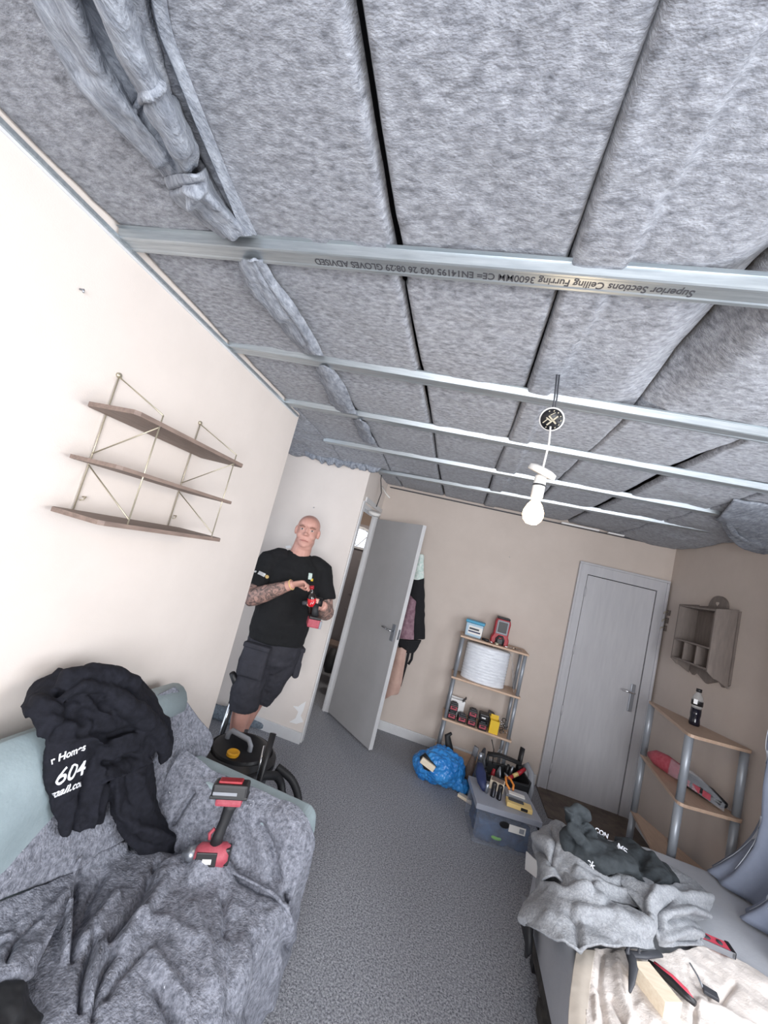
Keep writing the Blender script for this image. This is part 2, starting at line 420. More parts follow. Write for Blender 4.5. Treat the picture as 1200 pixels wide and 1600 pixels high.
# hall behind the doorway
g = G(); g.box((-2.1, 4.8, 1.3), (.1, 1.5, 2.6)); g.box((-2.3, 3.65, 1.3), (.1, .5, 2.6)); g.box((-1.0, 4.8, 1.3), (.06, 1.28, 2.6)); g.box((-1.6, 5.45, 2.33), (1.2, .10, .58)); g.box((-.95, 5.40, 1.3), (.1, .1, 2.6))
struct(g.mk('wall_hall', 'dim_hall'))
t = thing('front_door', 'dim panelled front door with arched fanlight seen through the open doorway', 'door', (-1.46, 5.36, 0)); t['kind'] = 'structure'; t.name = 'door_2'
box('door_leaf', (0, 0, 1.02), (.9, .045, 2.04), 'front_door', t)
g = G()
pts = [(-.25, 0)]+[(-.25*math.cos(a), .25*math.sin(a)) for a in [math.pi*k/12 for k in range(1, 12)]]+[(.25, 0)]
g2 = G().prism([(x, 1.72+z) for x, z in pts], -.03, -.036, 'y').mk('fanlight', 'frost_glow', t)
g = G()
for x in (-.2, .2):
    for z, h in ((1.3, .5), (.55, .62)): g.box((x, -.026, z), (.28, .012, h), bev=.005)
g.mk('door_panel', 'front_door', t)
g = G()
for k in range(13):
    a = math.pi*k/12; g.box((-.27*math.cos(a), -.03, 1.72+.27*math.sin(a)), (.03, .02, .075), (0, a, 0))
for a in (.9, 2.2): g.box((-.13*math.cos(a), -.038, 1.72+.13*math.sin(a)), (.25, .006, .012), (0, a, 0))
g.box((0, -.03, 1.705), (.58, .02, .03)); g.mk('fanlight_frame', 'white_gloss', t)

# white door in the back wall
t = thing('door_3', 'closed white flush door with lever handle in the back wall', 'door', (1.19, YB, 0)); t['kind'] = 'structure'
box('door_leaf', (.3, -.008, 1.0), (.594, .03, 1.985), 'door_white', t, bev=.002)
g = G()
g.box((-.035, -.012, 1.0), (.064, .034, 2.0)); g.box((.640, -.012, 1.0), (.072, .034, 2.0)); g.box((.3045, -.012, 2.045), (.743, .034, .09))
g.box((-.078, -.020, 1.045), (.022, .046, 2.09), bev=.006); g.box((.687, -.020, 1.045), (.022, .042, 2.09), bev=.006); g.box((.3045, -.020, 2.101), (.787, .046, .022), bev=.006)
g.mk('door_frame', 'door_white', t)
box('door_gap', (.3, .002, 1.0), (.61, .018, 2.0), 'black_plastic', t)
for z in (.2, .72, 1.28, 1.83):
    G().tube([(.0, -.034, z-.045), (.0, -.034, z+.045)], .008, 8).mk('hinge', 'door_white', t, True)
box('handle_plate', (.545, -.030, 1.0), (.036, .014, .24), 'steel', t, bev=.004)
G().tube([(.545, -.035, 1.05), (.545, -.075, 1.05), (.53, -.082, 1.05), (.44, -.082, 1.055)], .008, 10).mk('door_handle', 'chrome', t, True)

# ================================================================== CEILING
XS = [-1.226, -.775, -.33, .09, .50, .93, 1.36, 1.90]
BY = [(.873, .927), (1.555, 1.61), (2.10, 2.16), (2.78, 2.84), (3.42, 3.48)]
# each channel: left end (x, y) and right end (x, y) of its far lower edge
BE = [((-1.222, .927), (1.90, .93)), ((-1.222, 1.512), (1.90, 1.64)), ((-1.222, 2.106), (1.90, 2.16)), ((-1.222, 2.80), (1.90, 2.70)), ((-.93, 3.50), (1.90, 3.20))]
WH = ['along the left wall beside the tucked strip', 'between the loose strip and the dark open joint', 'right of the dark open joint', 'holding the bare lamp cable',
      'right of the lamp cable beside a deep crease', 'second from the right wall', 'against the right wall']
def bay(y):                                            # 0 at a channel, 1 midway between two
    ys = [.15, .90, 1.58, 2.13, 2.80, 3.43, 4.12]
    r = np.ones_like(y)
    for c in ys: r = np.minimum(r, np.clip(np.abs(y-c)/.14, 0, 1))
    return r*r*(3-2*r)
for i in range(7):
    a, b = XS[i], XS[i+1]; nx, ny = 36, 420
    y0_, y1_ = (-1.15, YB-.004)
    gap = -.004
    x = np.linspace(a+gap/2, b-gap/2, nx); y = np.linspace(y0_, y1_, ny)
    X, Y = np.meshgrid(x, y, indexing='ij'); P = np.stack([X.ravel(), Y.ravel(), 0*X.ravel()], 1)
    e = np.minimum(P[:, 0]-a, b-P[:, 0]); edge = np.clip(1-e/.014, 0, 1)
    z = 2.460-.009*bay(P[:, 1])+.026*edge**2+.007*noise(P, 5, i)+.003*noise(P, 22, i+3)
    fz = lambda c, w: np.exp(-((P[:, 0]-c)/w)**2)
    if i in (3, 4):                                    # deep crease where the two batts meet
        z += .095*np.exp(-((P[:, 0]-.50)/.065)**2)*np.clip((P[:, 1]-.6)*3, 0, 1)*np.clip((1.62-P[:, 1])*3, 0, 1)
    if i == 3:                                         # overlapped ply along the left side
        z += -.012*((P[:, 0]-a) < .11+.02*np.sin(P[:, 1]*3))*1.0
    if i == 4: z += .035*np.exp(-((P[:, 0]-.93)/.04)**2)*np.clip((P[:, 1]-1.6)*3, 0, 1)
    if i >= 5:
        z += -.03*np.clip((P[:, 1]-2.2), 0, 1.4)*np.clip((P[:, 0]-1.2)*2, 0, 1)+.010*noise(P, 3, 31)
    if i in (0, 1):
        back = np.clip((P[:, 1]-2.9)/.3, 0, 1)*(P[:, 1] < 3.31)
        z += -.035*back*np.clip((-.6-P[:, 0])*3, 0, 1)+.015*back*noise(P, 14, 9)
    P[:, 0] += .006*np.sin(P[:, 1]*3+i)*((P[:, 0]-a)/(b-a) if i == 0 else 1)*(i < 6)
    if i in (1, 2):
        sg = -1 if i == 1 else 1; P[:, 0] += sg*np.clip(1-(b-P[:, 0] if i == 1 else P[:, 0]-a)/.1, 0, 1)*(.004+.006*(P[:, 1] < 1.0))
    P[:, 2] = z
    F = [(p*ny+q, p*ny+q+1, (p+1)*ny+q+1, (p+1)*ny+q) for p in range(nx-1) for q in range(ny-1)]
    o = mk('insulation_batt', P, F, 'felt'); s = o.modifiers.new('thickness', 'SOLIDIFY'); s.thickness = .05; s.offset = -1
    me = o.data; 
    if me.polygons[0].normal.z > 0: me.flip_normals()
    recenter(o); tag(o, 'grey felt insulation batt on ceiling, '+WH[i], 'insulation', 'insulation batts across the ceiling')
# alcove ceiling felt, drooping over the alcove wall
nx, ny = 60, 60
x = np.linspace(-2.40, XL+.02, nx); y = np.linspace(YL-.2, YA-.005, ny); X, Y = np.meshgrid(x, y, indexing='ij')
P = np.stack([X.ravel(), Y.ravel(), 0*X.ravel()], 1)
P[:, 2] = 2.445-.05*np.clip((P[:, 1]-3.0)/.3, 0, 1)**2+.02*noise(P, 7, 2)+.008*noise(P, 24, 4)
F = [(p*ny+q, p*ny+q+1, (p+1)*ny+q+1, (p+1)*ny+q) for p in range(nx-1) for q in range(ny-1)]
o = mk('insulation_offcut', P, F, 'felt'); o.modifiers.new('thickness', 'SOLIDIFY').thickness = .03
tag(recenter(o), 'grey felt insulation offcut drooping over the wall behind the man', 'insulation')
# ragged roll of felt along the top of the alcove wall
g = G(); pts = []; rr = []
for k in range(26):
    u = k/25; xx = -1.60+u*.74
    pts.append((xx, 3.255+.012*math.sin(k*1.3), 2.432-.016*math.sin(u*3.1)+.014*math.sin(k*1.9))); rr.append((.042+.014*math.sin(k*2.3), .040+.012*math.sin(k*1.2+1)))
o = g.tube(pts, rr, 14, flat=(0, 0, 1)).mk('insulation_roll', 'felt_loose', None, True); remesh(o, .006, 3, disp=[(.05, .03)])
tag(recenter(o), 'ragged grey felt edge sagging along the top of the alcove wall', 'insulation')

# loose crumpled strips hanging by the left wall
def strand(name, px, z, wr, label, seed, disp=((.11, .035), (.03, .007))):
    g = G()
    for pp, zz, ww, hh in px:
        pts = [at(x_, y_, z=z_) for (x_, y_), z_ in zip(pp, zz)]
        A = crom([tuple(p) for p in pts], 26); W = crom(np.array([[w_] for w_ in ww], float), 26)[:, 0]
        R_ = [(hh*(.75+.25*math.sin(k*.9+seed)), w_*(1+.14*math.sin(k*1.7+seed*2))) for k, w_ in enumerate(W)]
        g.tube([Vector(a) for a in A], R_, 16, flat=(0, 0, 1))
    o = g.mk(name, 'felt_loose', None, True); remesh(o, .006, 3, disp=disp)
    return tag(recenter(o), label, 'insulation')
def ribbon(rows, zs, label, folds=(), seed=1, nu=90, nv=50, wob=((12, .010), (34, .004))):
    R2_ = [[at(a_, b_, z=z_) for (a_, b_), z_ in zip(r, zr)] for r, zr in zip(rows, zs)]
    o = cloth('insulation_strip', R2_, nu, nv, 'felt_loose', None, folds=folds, wob=wob, thick=.008, facing=(0, 0, -1), seed=seed)
    return tag(recenter(o), label, 'insulation')
zc5 = [2.455, 2.405, 2.435, 2.380, 2.450]
ribbon([[(35, -70), (90, -70), (118, -70), (155, -70), (232, -70)], [(78, 50), (122, 50), (150, 50), (188, 45), (240, 40)], [(128, 145), (162, 135), (192, 128), (226, 125), (270, 130)],
        [(192, 210), (214, 195), (238, 188), (264, 186), (294, 200)], [(238, 252), (254, 242), (268, 238), (286, 240), (310, 246)], [(256, 274), (268, 276), (282, 278), (292, 277), (302, 272)]],
       [zc5, zc5, zc5, [2.455, 2.405, 2.43, 2.385, 2.44], [2.45, 2.41, 2.425, 2.395, 2.43], [2.44, 2.425, 2.42, 2.41, 2.43]],
       'long folded grey felt strip hanging nearest the camera by the left wall',
       [([(60, -20), (120, 110), (190, 190), (250, 250)], 8, .016), ([(130, -20), (175, 90), (215, 160), (255, 215)], 9, -.026), ([(165, -20), (200, 70), (240, 140), (285, 230)], 12, .014), ([(200, -20), (230, 60), (275, 150)], 6, -.012), ([(245, 130), (225, 150), (215, 172)], 4, .010), ([(238, 160), (270, 210), (292, 262)], 5, .010)], 1, 150, 80)
ribbon([[(228, -70), (250, -70)], [(245, 40), (266, 40)], [(272, 110), (292, 112)], [(308, 200), (330, 205)], [(345, 285), (366, 292)], [(378, 364), (402, 368)]],
       [[2.435, 2.452]]*6, 'thin straight ply of felt running beside the folded strip to the nearest channel', [], 4, 120, 14, ((12, .004),))
ribbon([[(258, 276), (285, 270), (305, 272), (318, 262)], [(266, 306), (300, 300), (322, 298), (338, 300)], [(300, 334), (326, 326), (344, 324), (360, 332)], [(350, 371), (364, 368), (378, 366), (392, 369)]],
       [[2.44, 2.40, 2.39, 2.45], [2.44, 2.385, 2.40, 2.445], [2.44, 2.395, 2.40, 2.445], [2.44, 2.42, 2.425, 2.44]], 'bunched end of felt just before the nearest metal channel',
       [([(262, 300), (290, 290), (312, 285)], 4, -.016), ([(290, 292), (310, 300), (300, 312)], 4, .014), ([(300, 310), (335, 345), (365, 368)], 5, .012)], 6)
ribbon([[(374, 405), (392, 405), (412, 405)], [(384, 432), (406, 436), (430, 436)], [(408, 470), (432, 470), (456, 470)], [(440, 512), (462, 512), (484, 514)], [(474, 552), (490, 554), (506, 556)]],
       [[2.445, 2.41, 2.44]]*5, 'loose felt strip hanging between the nearest and second metal channels', [([(385, 410), (400, 450), (440, 500)], 4, .014), ([(398, 410), (425, 460), (480, 540)], 4, -.012)], 2)
ribbon([[(494, 572), (506, 572), (520, 576)], [(506, 602), (522, 602), (540, 604)], [(518, 628), (536, 630), (552, 634)], [(528, 644), (545, 645), (560, 648)]],
       [[2.445, 2.415, 2.44]]*4, 'loose felt strip hanging between the second and third metal channels', [([(505, 580), (530, 630)], 4, .010)], 3, 50, 24)
ribbon([[(552, 656), (562, 656), (572, 660)], [(560, 674), (572, 674), (580, 678)], [(568, 690), (578, 692), (588, 695)]],
       [[2.445, 2.415, 2.44]]*3, 'loose felt strip hanging between the third and fourth metal channels', [], 5, 30, 16)
# sagging fold in the far right corner
def grid_sheet(name, rows, m, label, cat, folds=(), wob=(), nu=40, nv=40, thick=.012, **k):
    o = cloth(name, rows, nu, nv, m, None, folds, wob, thick, **k)
    return tag(recenter(o), label, cat)
r_ = lambda L, **k: [at(a, b, **k) for a, b in L]
grid_sheet('insulation_sheet', [
    [(1.32, 2.36, 2.442), (1.55, 2.30, 2.442), (1.75, 2.22, 2.442), (1.895, 2.14, 2.442)],
    [(1.43, 2.66, 2.415), (1.60, 2.64, 2.39), (1.76, 2.62, 2.37), (1.895, 2.55, 2.37)],
    [(1.48, 2.78, 2.44), (1.62, 2.82, 2.385), (1.76, 2.84, 2.34), (1.895, 2.80, 2.335)],
    [(1.56, 2.86, 2.43), (1.66, 2.96, 2.385), (1.78, 3.0, 2.335), (1.895, 3.0, 2.318)]],
    'felt_loose', 'felt sheet sagging in a curled lip at the far right of the ceiling', 'insulation', wob=[(9, .012), (30, .004)], facing=(0, 0, -1))
# dark curled ply edge of the sagging sheet
o = G().tube([at(1148, 806, z=2.42), at(1140, 820, z=2.40), at(1148, 835, z=2.37), at(1165, 845, z=2.35), at(1200, 862, z=2.325), at(1230, 872, z=2.31)], [(.006, .02)]*6, 10, flat=(0, 0, 1)).mk('insulation_edge', 'felt_loose', None, True)
tag(recenter(o), 'curled pale edge of the felt sagging over the right wall', 'insulation')

# metal furring channels
CL = ['nearest metal ceiling channel, printed with black lettering', 'second metal ceiling channel, crossing just in front of the lamp cable',
      'third metal ceiling channel, crossing behind the lamp cable', 'fourth metal ceiling channel, level with the bulb holder', 'farthest metal ceiling channel, near the back wall']
def channel(A, B, label):
    A = Vector((*A, 2.43)); B = Vector((*B, 2.43)); d = (B-A); L = d.length
    t = thing('furring_channel', label, 'metal channel', A, math.atan2(d.y, d.x), 'metal furring channels under the ceiling')
    # hat section: bottom web y -.050..0, sides rising, lips
    prof = [(-.072, .026), (-.060, .026), (-.054, .0015), (-.050, 0), (-.044, 0), (-.040, .0018), (-.012, .0018), (-.008, 0), (-.002, 0), (.002, .0015), (.008, .026), (.020, .026)]
    prof = [(a-.003, b) for a, b in prof]
    V = []; F = []
    for (y, z) in prof: V += [(0, y, z), (L, y, z)]
    for k in range(len(prof)-1): F.append((2*k, 2*k+1, 2*k+3, 2*k+2))
    o = mk('channel_web', V, F, 'zinc', t, False); s = o.modifiers.new('thickness', 'SOLIDIFY'); s.thickness = .0012
    return t
ch = [channel(*BE[i], CL[i]) for i in range(5)]
L0 = (Vector(BE[0][1])-Vector(BE[0][0])).length
for body, xa, xb in (('GLOVES ADVISED', .59, .87), ('063 26 08:29', .88, 1.055), ('CE EN14195', 1.075, 1.235), ('Ceiling Furring 3600MM', 1.245, 1.48), ('Superior Sections', 1.485, 1.66)):
    pass
c = bpy.data.curves.new('t', 'FONT')
T = frame((1.12, -.027, .0004), (-1, 0, 0), (0, 1, 0))
text_mesh('printed_lettering', 'Superior Sections Ceiling Furring 3600MM CE= EN14195 063 26 08:29 GLOVES ADVISED', .030, 'dark_grey', T, ch[0], .0002, 1.0, xs=.845, bold=.0006)
# perimeter channel on the left wall and short white strips at the back wall
t = thing('perimeter_channel', 'thin galvanised edge channel fixed along the top of the left wall', 'metal channel', (XL, .6, 2.40))
box('channel_web', (.006, .1, .028), (.012, 3.1, .012), 'zinc', t); box('channel_lip', (.0015, .1, .024), (.003, 3.1, .020), 'white_gloss', t)
t = thing('perimeter_channel', 'thin metal edge channel fixed along the top of the back wall', 'metal channel', (.48, YB, 2.40))
box('channel_web', (0, -.012, .028), (2.8, .02, .01), 'dark_grey', t)
for xx, w, lb in ((1.02, .34, 'longer white strip showing between felt and back wall'), (1.34, .14, 'shorter white strip showing between felt and back wall')):
    tag(recenter(box('white_strip', (xx, YB-.10, 2.425), (w, .03, .012), 'paint_white')), lb, 'board')

# lamp
lx, ly = .195, 1.36
t = wthing('pendant_lamp', 'bare lit bulb hanging from an open ceiling rose on a white cable', 'lamp', (lx, ly, 1.90))
d0 = at(862, 655, y=ly); 
n_ = (CAMP-d0).normalized(); n_ = Vector((n_.x, n_.y, n_.z*.6-.35)).normalized()
T = frame(d0, n_.orthogonal(), n_.cross(n_.orthogonal())); 
zz = T.to_3x3()@Vector((0, 0, 1))
if zz.dot(n_) < 0: T = T@Euler((math.pi, 0, 0)).to_matrix().to_4x4()
G().lathe([(.001, -.008), (.040, -.008), (.041, .002), (.038, .004), (.001, .004)], T, 32).mk('rose_base', 'white_plastic', t, True)
rb = G().lathe([(.001, .004), (.0365, .004), (.036, .008), (.001, .0085)], T, 32).mk('terminal_plate', 'black_plastic', t, True)
g = G(); g.box((0, .004, .011), (.045, .005, .006)); g.box((-.002, .002, .011), (.005, .036, .006)); g.box((.006, -.006, .010), (.004, .022, .004), (0, 0, .2))
g.box((.018, -.010, .010), (.02, .003, .003)); g.box((-.015, -.013, .010), (.018, .002, .002), (0, 0, -.2))
for k in range(9):
    a = k*.5+.3; g.box((.030*math.cos(a), .030*math.sin(a), .010), (.004, .003, .003))
V_ = [T@Vector(v) for v in g.V]; gg = G(); gg.V = [tuple(v) for v in V_]; gg.F = g.F; gg.mk('brass_terminals', 'brass', t)
for s in (-1, 1):
    G().tube([(lx+s*.004-.02, ly-.02, 2.47), (lx+s*.004-.008, ly-.012, 2.36), (d0.x+s*.004, d0.y, d0.z+.03)], .0028, 8).mk('supply_cable', 'dark_grey', t, True)
G().tube([(d0.x, d0.y-.008, d0.z-.03), (lx+.003, ly, 2.2), (lx, ly, 2.1)], .0034, 8).mk('flex', 'white_plastic', t, True)
T = Matrix.Translation((lx, ly, 2.095))@Euler((.28, .32, 0)).to_matrix().to_4x4()
G().lathe([(.001, .016), (.030, .016), (.047, .010), (.049, -.006), (.046, -.009), (.001, -.004)], T, 32).mk('rose_cover', 'white_plastic', t, True)
T = Matrix.Translation((lx, ly, 2.0))
G().lathe([(.001, .085), (.012, .085), (.019, .078), (.020, .050), (.0205, .048), (.0205, .044), (.020, .042), (.020, .008), (.016, 0), (.001, 0)], T, 24).mk('lamp_holder', 'white_plastic', t, True)
G().lathe([(.0205, .050), (.0212, .049), (.0212, .045), (.0205, .044)], T, 24).mk('holder_ring', 'black_plastic', t, True)
G().lathe([(.001, .012), (.013, .010), (.014, -.008), (.024, -.022), (.033, -.044), (.034, -.058), (.029, -.074), (.018, -.086), (.001, -.090)], T, 28).mk('bulb', 'bulb', t, True)
l = bpy.data.lights.new('bulb_light', 'POINT'); l.energy = 3; l.color = (1, .75, .48); l.shadow_soft_size = .035
o = bpy.data.objects.new('bulb_light', l); COL.objects.link(o); o.location = (lx, ly, 1.875)

# smoke alarm hanging from its cable
sx = at(585, 801, y=3.66); t = wthing('smoke_alarm', 'round white smoke alarm dangling from its cable above the doorway', 'smoke alarm', tuple(sx))
T = Matrix.Translation(sx)@Euler((.25, .12, 0)).to_matrix().to_4x4()
G().lathe([(.001, -.026), (.040, -.026), (.058, -.018), (.060, -.010)], T, 32).mk('alarm_cover', 'white_plastic', t, True)
G().lathe([(.060, -.010), (.066, -.008), (.066, .006), (.055, .012), (.001, .012)], T, 32).mk('alarm_base', 'white_plastic', t, True)
c0 = at(588, 792, y=3.66); G().tube([c0, at(596, 770, y=3.66), at(595, 750, y=3.66), at(597, 735, y=3.66), at(612, 722, y=3.66)], .0045, 8).mk('cable', 'black_rubber', t, True)
G().tube([at(597, 760, y=3.66), at(603, 771, y=3.65), at(609, 778, y=3.64)], [(.006, .010)]*3, 8, flat=(0, 0, 1)).mk('cable_tape', 'white_plastic', t, True)

# ================================================================== WALL THINGS
# string shelf on the left wall
t = wthing('wall_shelf', 'small three-tier wall shelf with brass wire ladders on the left wall', 'shelf', (XL, 1.2, 1.56))
for z, th in ((1.915, .014), (1.745, .012), (1.578, .014)):
    G().prism([(XL+.012, .955), (XL+.03, .935), (XL+.215, .925), (XL+.225, .94), (XL+.225, 1.50), (XL+.20, 1.53), (XL+.012, 1.50)], z-th/2, z+th/2).mk('shelf_board', 'wood_dark', t)
g = None
for y in (1.02, 1.44):
    a, b = XL+.006, XL+.222; bar = []
    g = G(); R_ = .0023
    yf = y-.0
    for p in ([(a, y, 2.045), (b, yf, 1.945)], [(b, yf, 1.945), (b, yf, 1.572)], [(a, y, 2.045), (a, y, 1.572)], [(b, yf, 1.905), (a, y, 1.775)], [(a, y, 1.735), (b, yf, 1.60)]):
        g.tube(p, R_, 8)
    g.mk('wire_ladder', 'brass', t, True)
    G().lathe([(.001, 0), (.009, 0), (.009, .006), (.001, .008)], Matrix.Translation((XL+.001, y, 2.05))@Euler((0, math.pi/2, 0)).to_matrix().to_4x4(), 16).mk('mounting_eye', 'brass', t, True)
    G().tube([(XL+.001, y+.02, 1.63), (XL+.014, y+.02, 1.632), (XL+.018, y+.012, 1.622), (XL+.010, y+.006, 1.618)], .0025, 8).mk('wall_hook', 'brass', t, True)
# screws, hooks and flakes on the walls
def hook(p, n, label, m='brass', nm='wall_screw', L=.014):
    p = Vector(p); n = Vector(n); u = Vector((0, 0, -1))
    o = G().tube([p, p+n*L, p+n*L*1.1+u*L*.6], .0028, 8).mk(nm, m, None, True); tag(recenter(o), label, 'screw')
hook(at(125, 452, x=XL+.001), (1, 0, 0), 'tiny screw in the left wall below the ceiling corner', 'steel')
hook(at(491, 793, y=YA-.001), (0, -1, 0), 'small screw in the alcove wall above the man\'s head', 'steel')
hook(at(796, 870, y=YB-.001), (0, -1, 0), 'small screw high on the back wall below the bulb', 'steel')
hook(at(1068, 1025, x=XR-.001), (-1, 0, 0), 'small hook on the right wall left of the wooden cabinet', 'steel', 'wall_hook')
t = wthing('wall_hook_rack', 'tiny brass hook rack on the right wall beside the white door', 'hook', tuple(at(1043, 970, x=XR-.001)))
for i, (a, b) in enumerate(((1046, 958), (1043, 970), (1040, 982))):
    p = at(a, b, x=XR-.002); box('hook_plate', p+Vector((-.004, 0, 0)), (.008, .035, .05), 'cabinet_wood', t)
    G().tube([p+Vector((-.006, 0, .01)), p+Vector((-.04, -.005, .0)), p+Vector((-.045, -.005, -.02))], .004, 8).mk('hook', 'brass', t, True)
def flake(pts, ax, label, m='paint_white'):
    P = [at(a, b, **ax) for a, b in pts]; n = Vector((1, 0, 0)) if 'x' in ax else Vector((0, -1, 0))
    V = P+[p+n*.0015 for p in P]; k = len(P)
    o = mk('paint_patch', V, [tuple(range(k)), tuple(range(k, 2*k))]+[(i, (i+1) % k, k+(i+1) % k, k+i) for i in range(k)], m, None, False)
    tag(recenter(o), label, 'paint patch')
flake([(26, 770), (48, 773), (56, 776), (48, 780), (30, 778)], dict(x=XL+.0005), 'small white scuff on the left wall beside the wall shelf')
flake([(471, 1100), (478, 1096), (474, 1110), (470, 1118), (474, 1128), (463, 1131), (452, 1128), (462, 1122), (466, 1112), (458, 1103), (466, 1104)], dict(y=YA-.0005), 'flaked white plaster patch at the foot of the alcove corner')
flake([(446, 853), (454, 852), (455, 856), (447, 857)], dict(y=YA-.0005), 'short white filler mark on the alcove wall beside the man\'s head')

# wooden wall cabinet
cy0, cy1, cz0, cz1, cd = 3.135, 3.60, 1.47, 1.90, .150
t = wthing('wall_cabinet', 'grey-brown wooden wall cabinet with heart cut-out and small cubbies', 'cabinet', (XR, (cy0+cy1)/2, cz0))
# back board with arched top and heart
ym = (cy0+cy1)/2
prof = [(cy0, cz0-.05), (cy0, cz1+.02)]+[(ym-.105*math.cos(a)*1.0, cz1+.03+.085*math.sin(a)) for a in [math.pi*k/14 for k in range(15)]]+[(cy1, cz1+.02), (cy1, cz0-.05), (cy1-.06, cz0-.08), (cy1-.10, cz0-.05), (ym, cz0-.10), (cy0+.10, cz0-.05), (cy0+.06, cz0-.08)]
G().prism(prof, XR-.018, XR-.001, 'x').mk('back_board', 'cabinet_wood', t)
for y in (cy0, cy1):
    s_ = 1 if y == cy0 else -1
    pr = [(XR-.016, cz0-.075), (XR-cd*.55, cz0-.04), (XR-cd*.72, cz0-.035), (XR-cd, cz0), (XR-cd, cz1), (XR-.016, cz1+.03)]
    G().prism(pr, y, y+s_*.014, 'y').mk('side_panel', 'cabinet_wood', t)
for z in (cz0+.012, cz0+.155, cz1-.01): box('shelf', (XR-cd/2-.009, ym, z), (cd-.018, cy1-cy0-.028, .012), 'cabinet_wood', t)
for k in (1, 2): box('divider', (XR-cd/2-.009, cy0+(cy1-cy0)*k/3, cz0+.082), (cd-.02, .010, .13), 'cabinet_wood', t)
hz = cz1+.055; hp = []
for k in range(16):
    a = 2*math.pi*k/16; hp.append((ym+.0011*16*math.sin(a)**3, hz+.0011*(13*math.cos(a)-5*math.cos(2*a)-2*math.cos(3*a)-math.cos(4*a))))
G().prism(hp, XR-.0195, XR-.018, 'x').mk('heart_opening', 'cream_paint_back', t)

# ================================================================== STORAGE UNIT at the back wall
ux0, ux1, uy0, uy1 = .155, .753, 3.80, 4.06
t = wthing('storage_shelf', 'narrow four-tier shelf unit with beech boards and grey posts by the back wall', 'shelf unit', ((ux0+ux1)/2, (uy0+uy1)/2, 0))
for z in (.08, .405, .778, 1.155):
    box('shelf_board', ((ux0+ux1)/2, (uy0+uy1)/2, z-.009), (ux1-ux0+.02, uy1-uy0+.02, .018), 'beech', t, bev=.006)
for x in (ux0+.018, ux1-.018):
    for y in (uy0+.018, uy1-.018):
        za = [0]+[.071-.0, .08, .396-.0, .405, .769, .778, 1.137]
        g = G()
        for a, b in ((0, .062), (.08, .387), (.405, .760), (.778, 1.137)):
            g.tube([(x, y, a), (x, y, b)], .0155, 16)
        g.mk('post', 'post_grey', t, True)
zt = 1.155
# on top
t = wthing('tub', 'blue-lidded square plastic tub on top of the beech shelf unit', 'tub', (.262, 3.93, zt))
box('tub_body', (.262, 3.93, zt+.061), (.150, .10, .122), 'pale_blue', t, bev=.010, taper=1.08, rot=(0, 0, -.12))
box('lid', (.262, 3.93, zt+.136), (.176, .122, .026), 'cyan_lid', t, bev=.007, rot=(0, 0, -.12))
box('label', (.268, 3.877, zt+.062), (.13, .003, .075), 'white_plastic', t, rot=(.05, 0, -.12))
box('label_band', (.257, 3.874, zt+.074), (.09, .003, .016), 'dark_grey', t, rot=(.05, 0, -.12))
box('label_band', (.262, 3.874, zt+.048), (.11, .003, .012), 'navy', t, rot=(.05, 0, -.12))
t = wthing('work_light', 'red cordless work light standing on top of the beech shelf unit', 'lamp', (.493, 3.92, zt))
g = G().prism([(.422, zt), (.575, zt), (.582, zt+.05), (.566, zt+.085), (.570, zt+.20), (.560, zt+.235), (.442, zt+.235), (.432, zt+.20), (.434, zt+.085), (.418, zt+.05)], 3.87, 3.97, 'y').mk('housing', 'red', t)
g.modifiers.new('b', 'BEVEL').width = .008
box('bezel', (.501, 3.866, zt+.158), (.105, .014, .125), 'grey_plastic', t, bev=.016)
box('lens', (.501, 3.858, zt+.160), (.078, .006, .096), 'black_plastic', t, bev=.014)
box('top_cap', (.501, 3.92, zt+.240), (.118, .10, .022), 'black_plastic', t, bev=.010)
g = G().tube([(.470, 3.865, zt+.002), (.468, 3.862, zt+.05), (.485, 3.86, zt+.075), (.515, 3.86, zt+.075), (.532, 3.862, zt+.05), (.530, 3.865, zt+.002)], .010, 10).mk('stand_leg', 'black_plastic', t, True)
box('battery', (.50, 3.866, zt+.030), (.05, .02, .05), 'black_plastic', t, bev=.005)
t = wthing('screwdriver', 'dark handled tool lying between the tub and the red work light', 'tool', (.39, 3.83, zt))
G().tube([(.345, 3.86, zt+.013), (.40, 3.832, zt+.013)], [.011, .012], 12).mk('handle', 'black_plastic', t, True)
G().tube([(.40, 3.832, zt+.013), (.435, 3.815, zt+.010)], .005, 8).mk('tip', 'chrome', t, True)
tag(recenter(G().lathe([(.001, 0), (.020, 0), (.022, .006), (.020, .020), (.001, .022)], Matrix.Translation((.475, 3.825, zt)), 18).mk('tape_reel', 'brass', None, True)), 'small brass-coloured reel in front of the red work light', 'reel')
t = wthing('key_bunch', 'small bunch of pale metal bits lying right of the red work light', 'keys', (.60, 3.86, zt))
for k in range(5): box('metal_bit', (.565+.022*k, 3.85+.01*(k % 2), zt+.004+.002*k), (.024, .008, .005), 'brass' if k % 2 else 'chrome', t, rot=(0, 0, .5*k))
tag(recenter(box('flat_packet', (.675, 3.88, zt+.005), (.06, .04, .010), 'wood_dark', None, .002, (0, 0, .1))), 'small flat brown packet at the right end of the top shelf', 'packet')
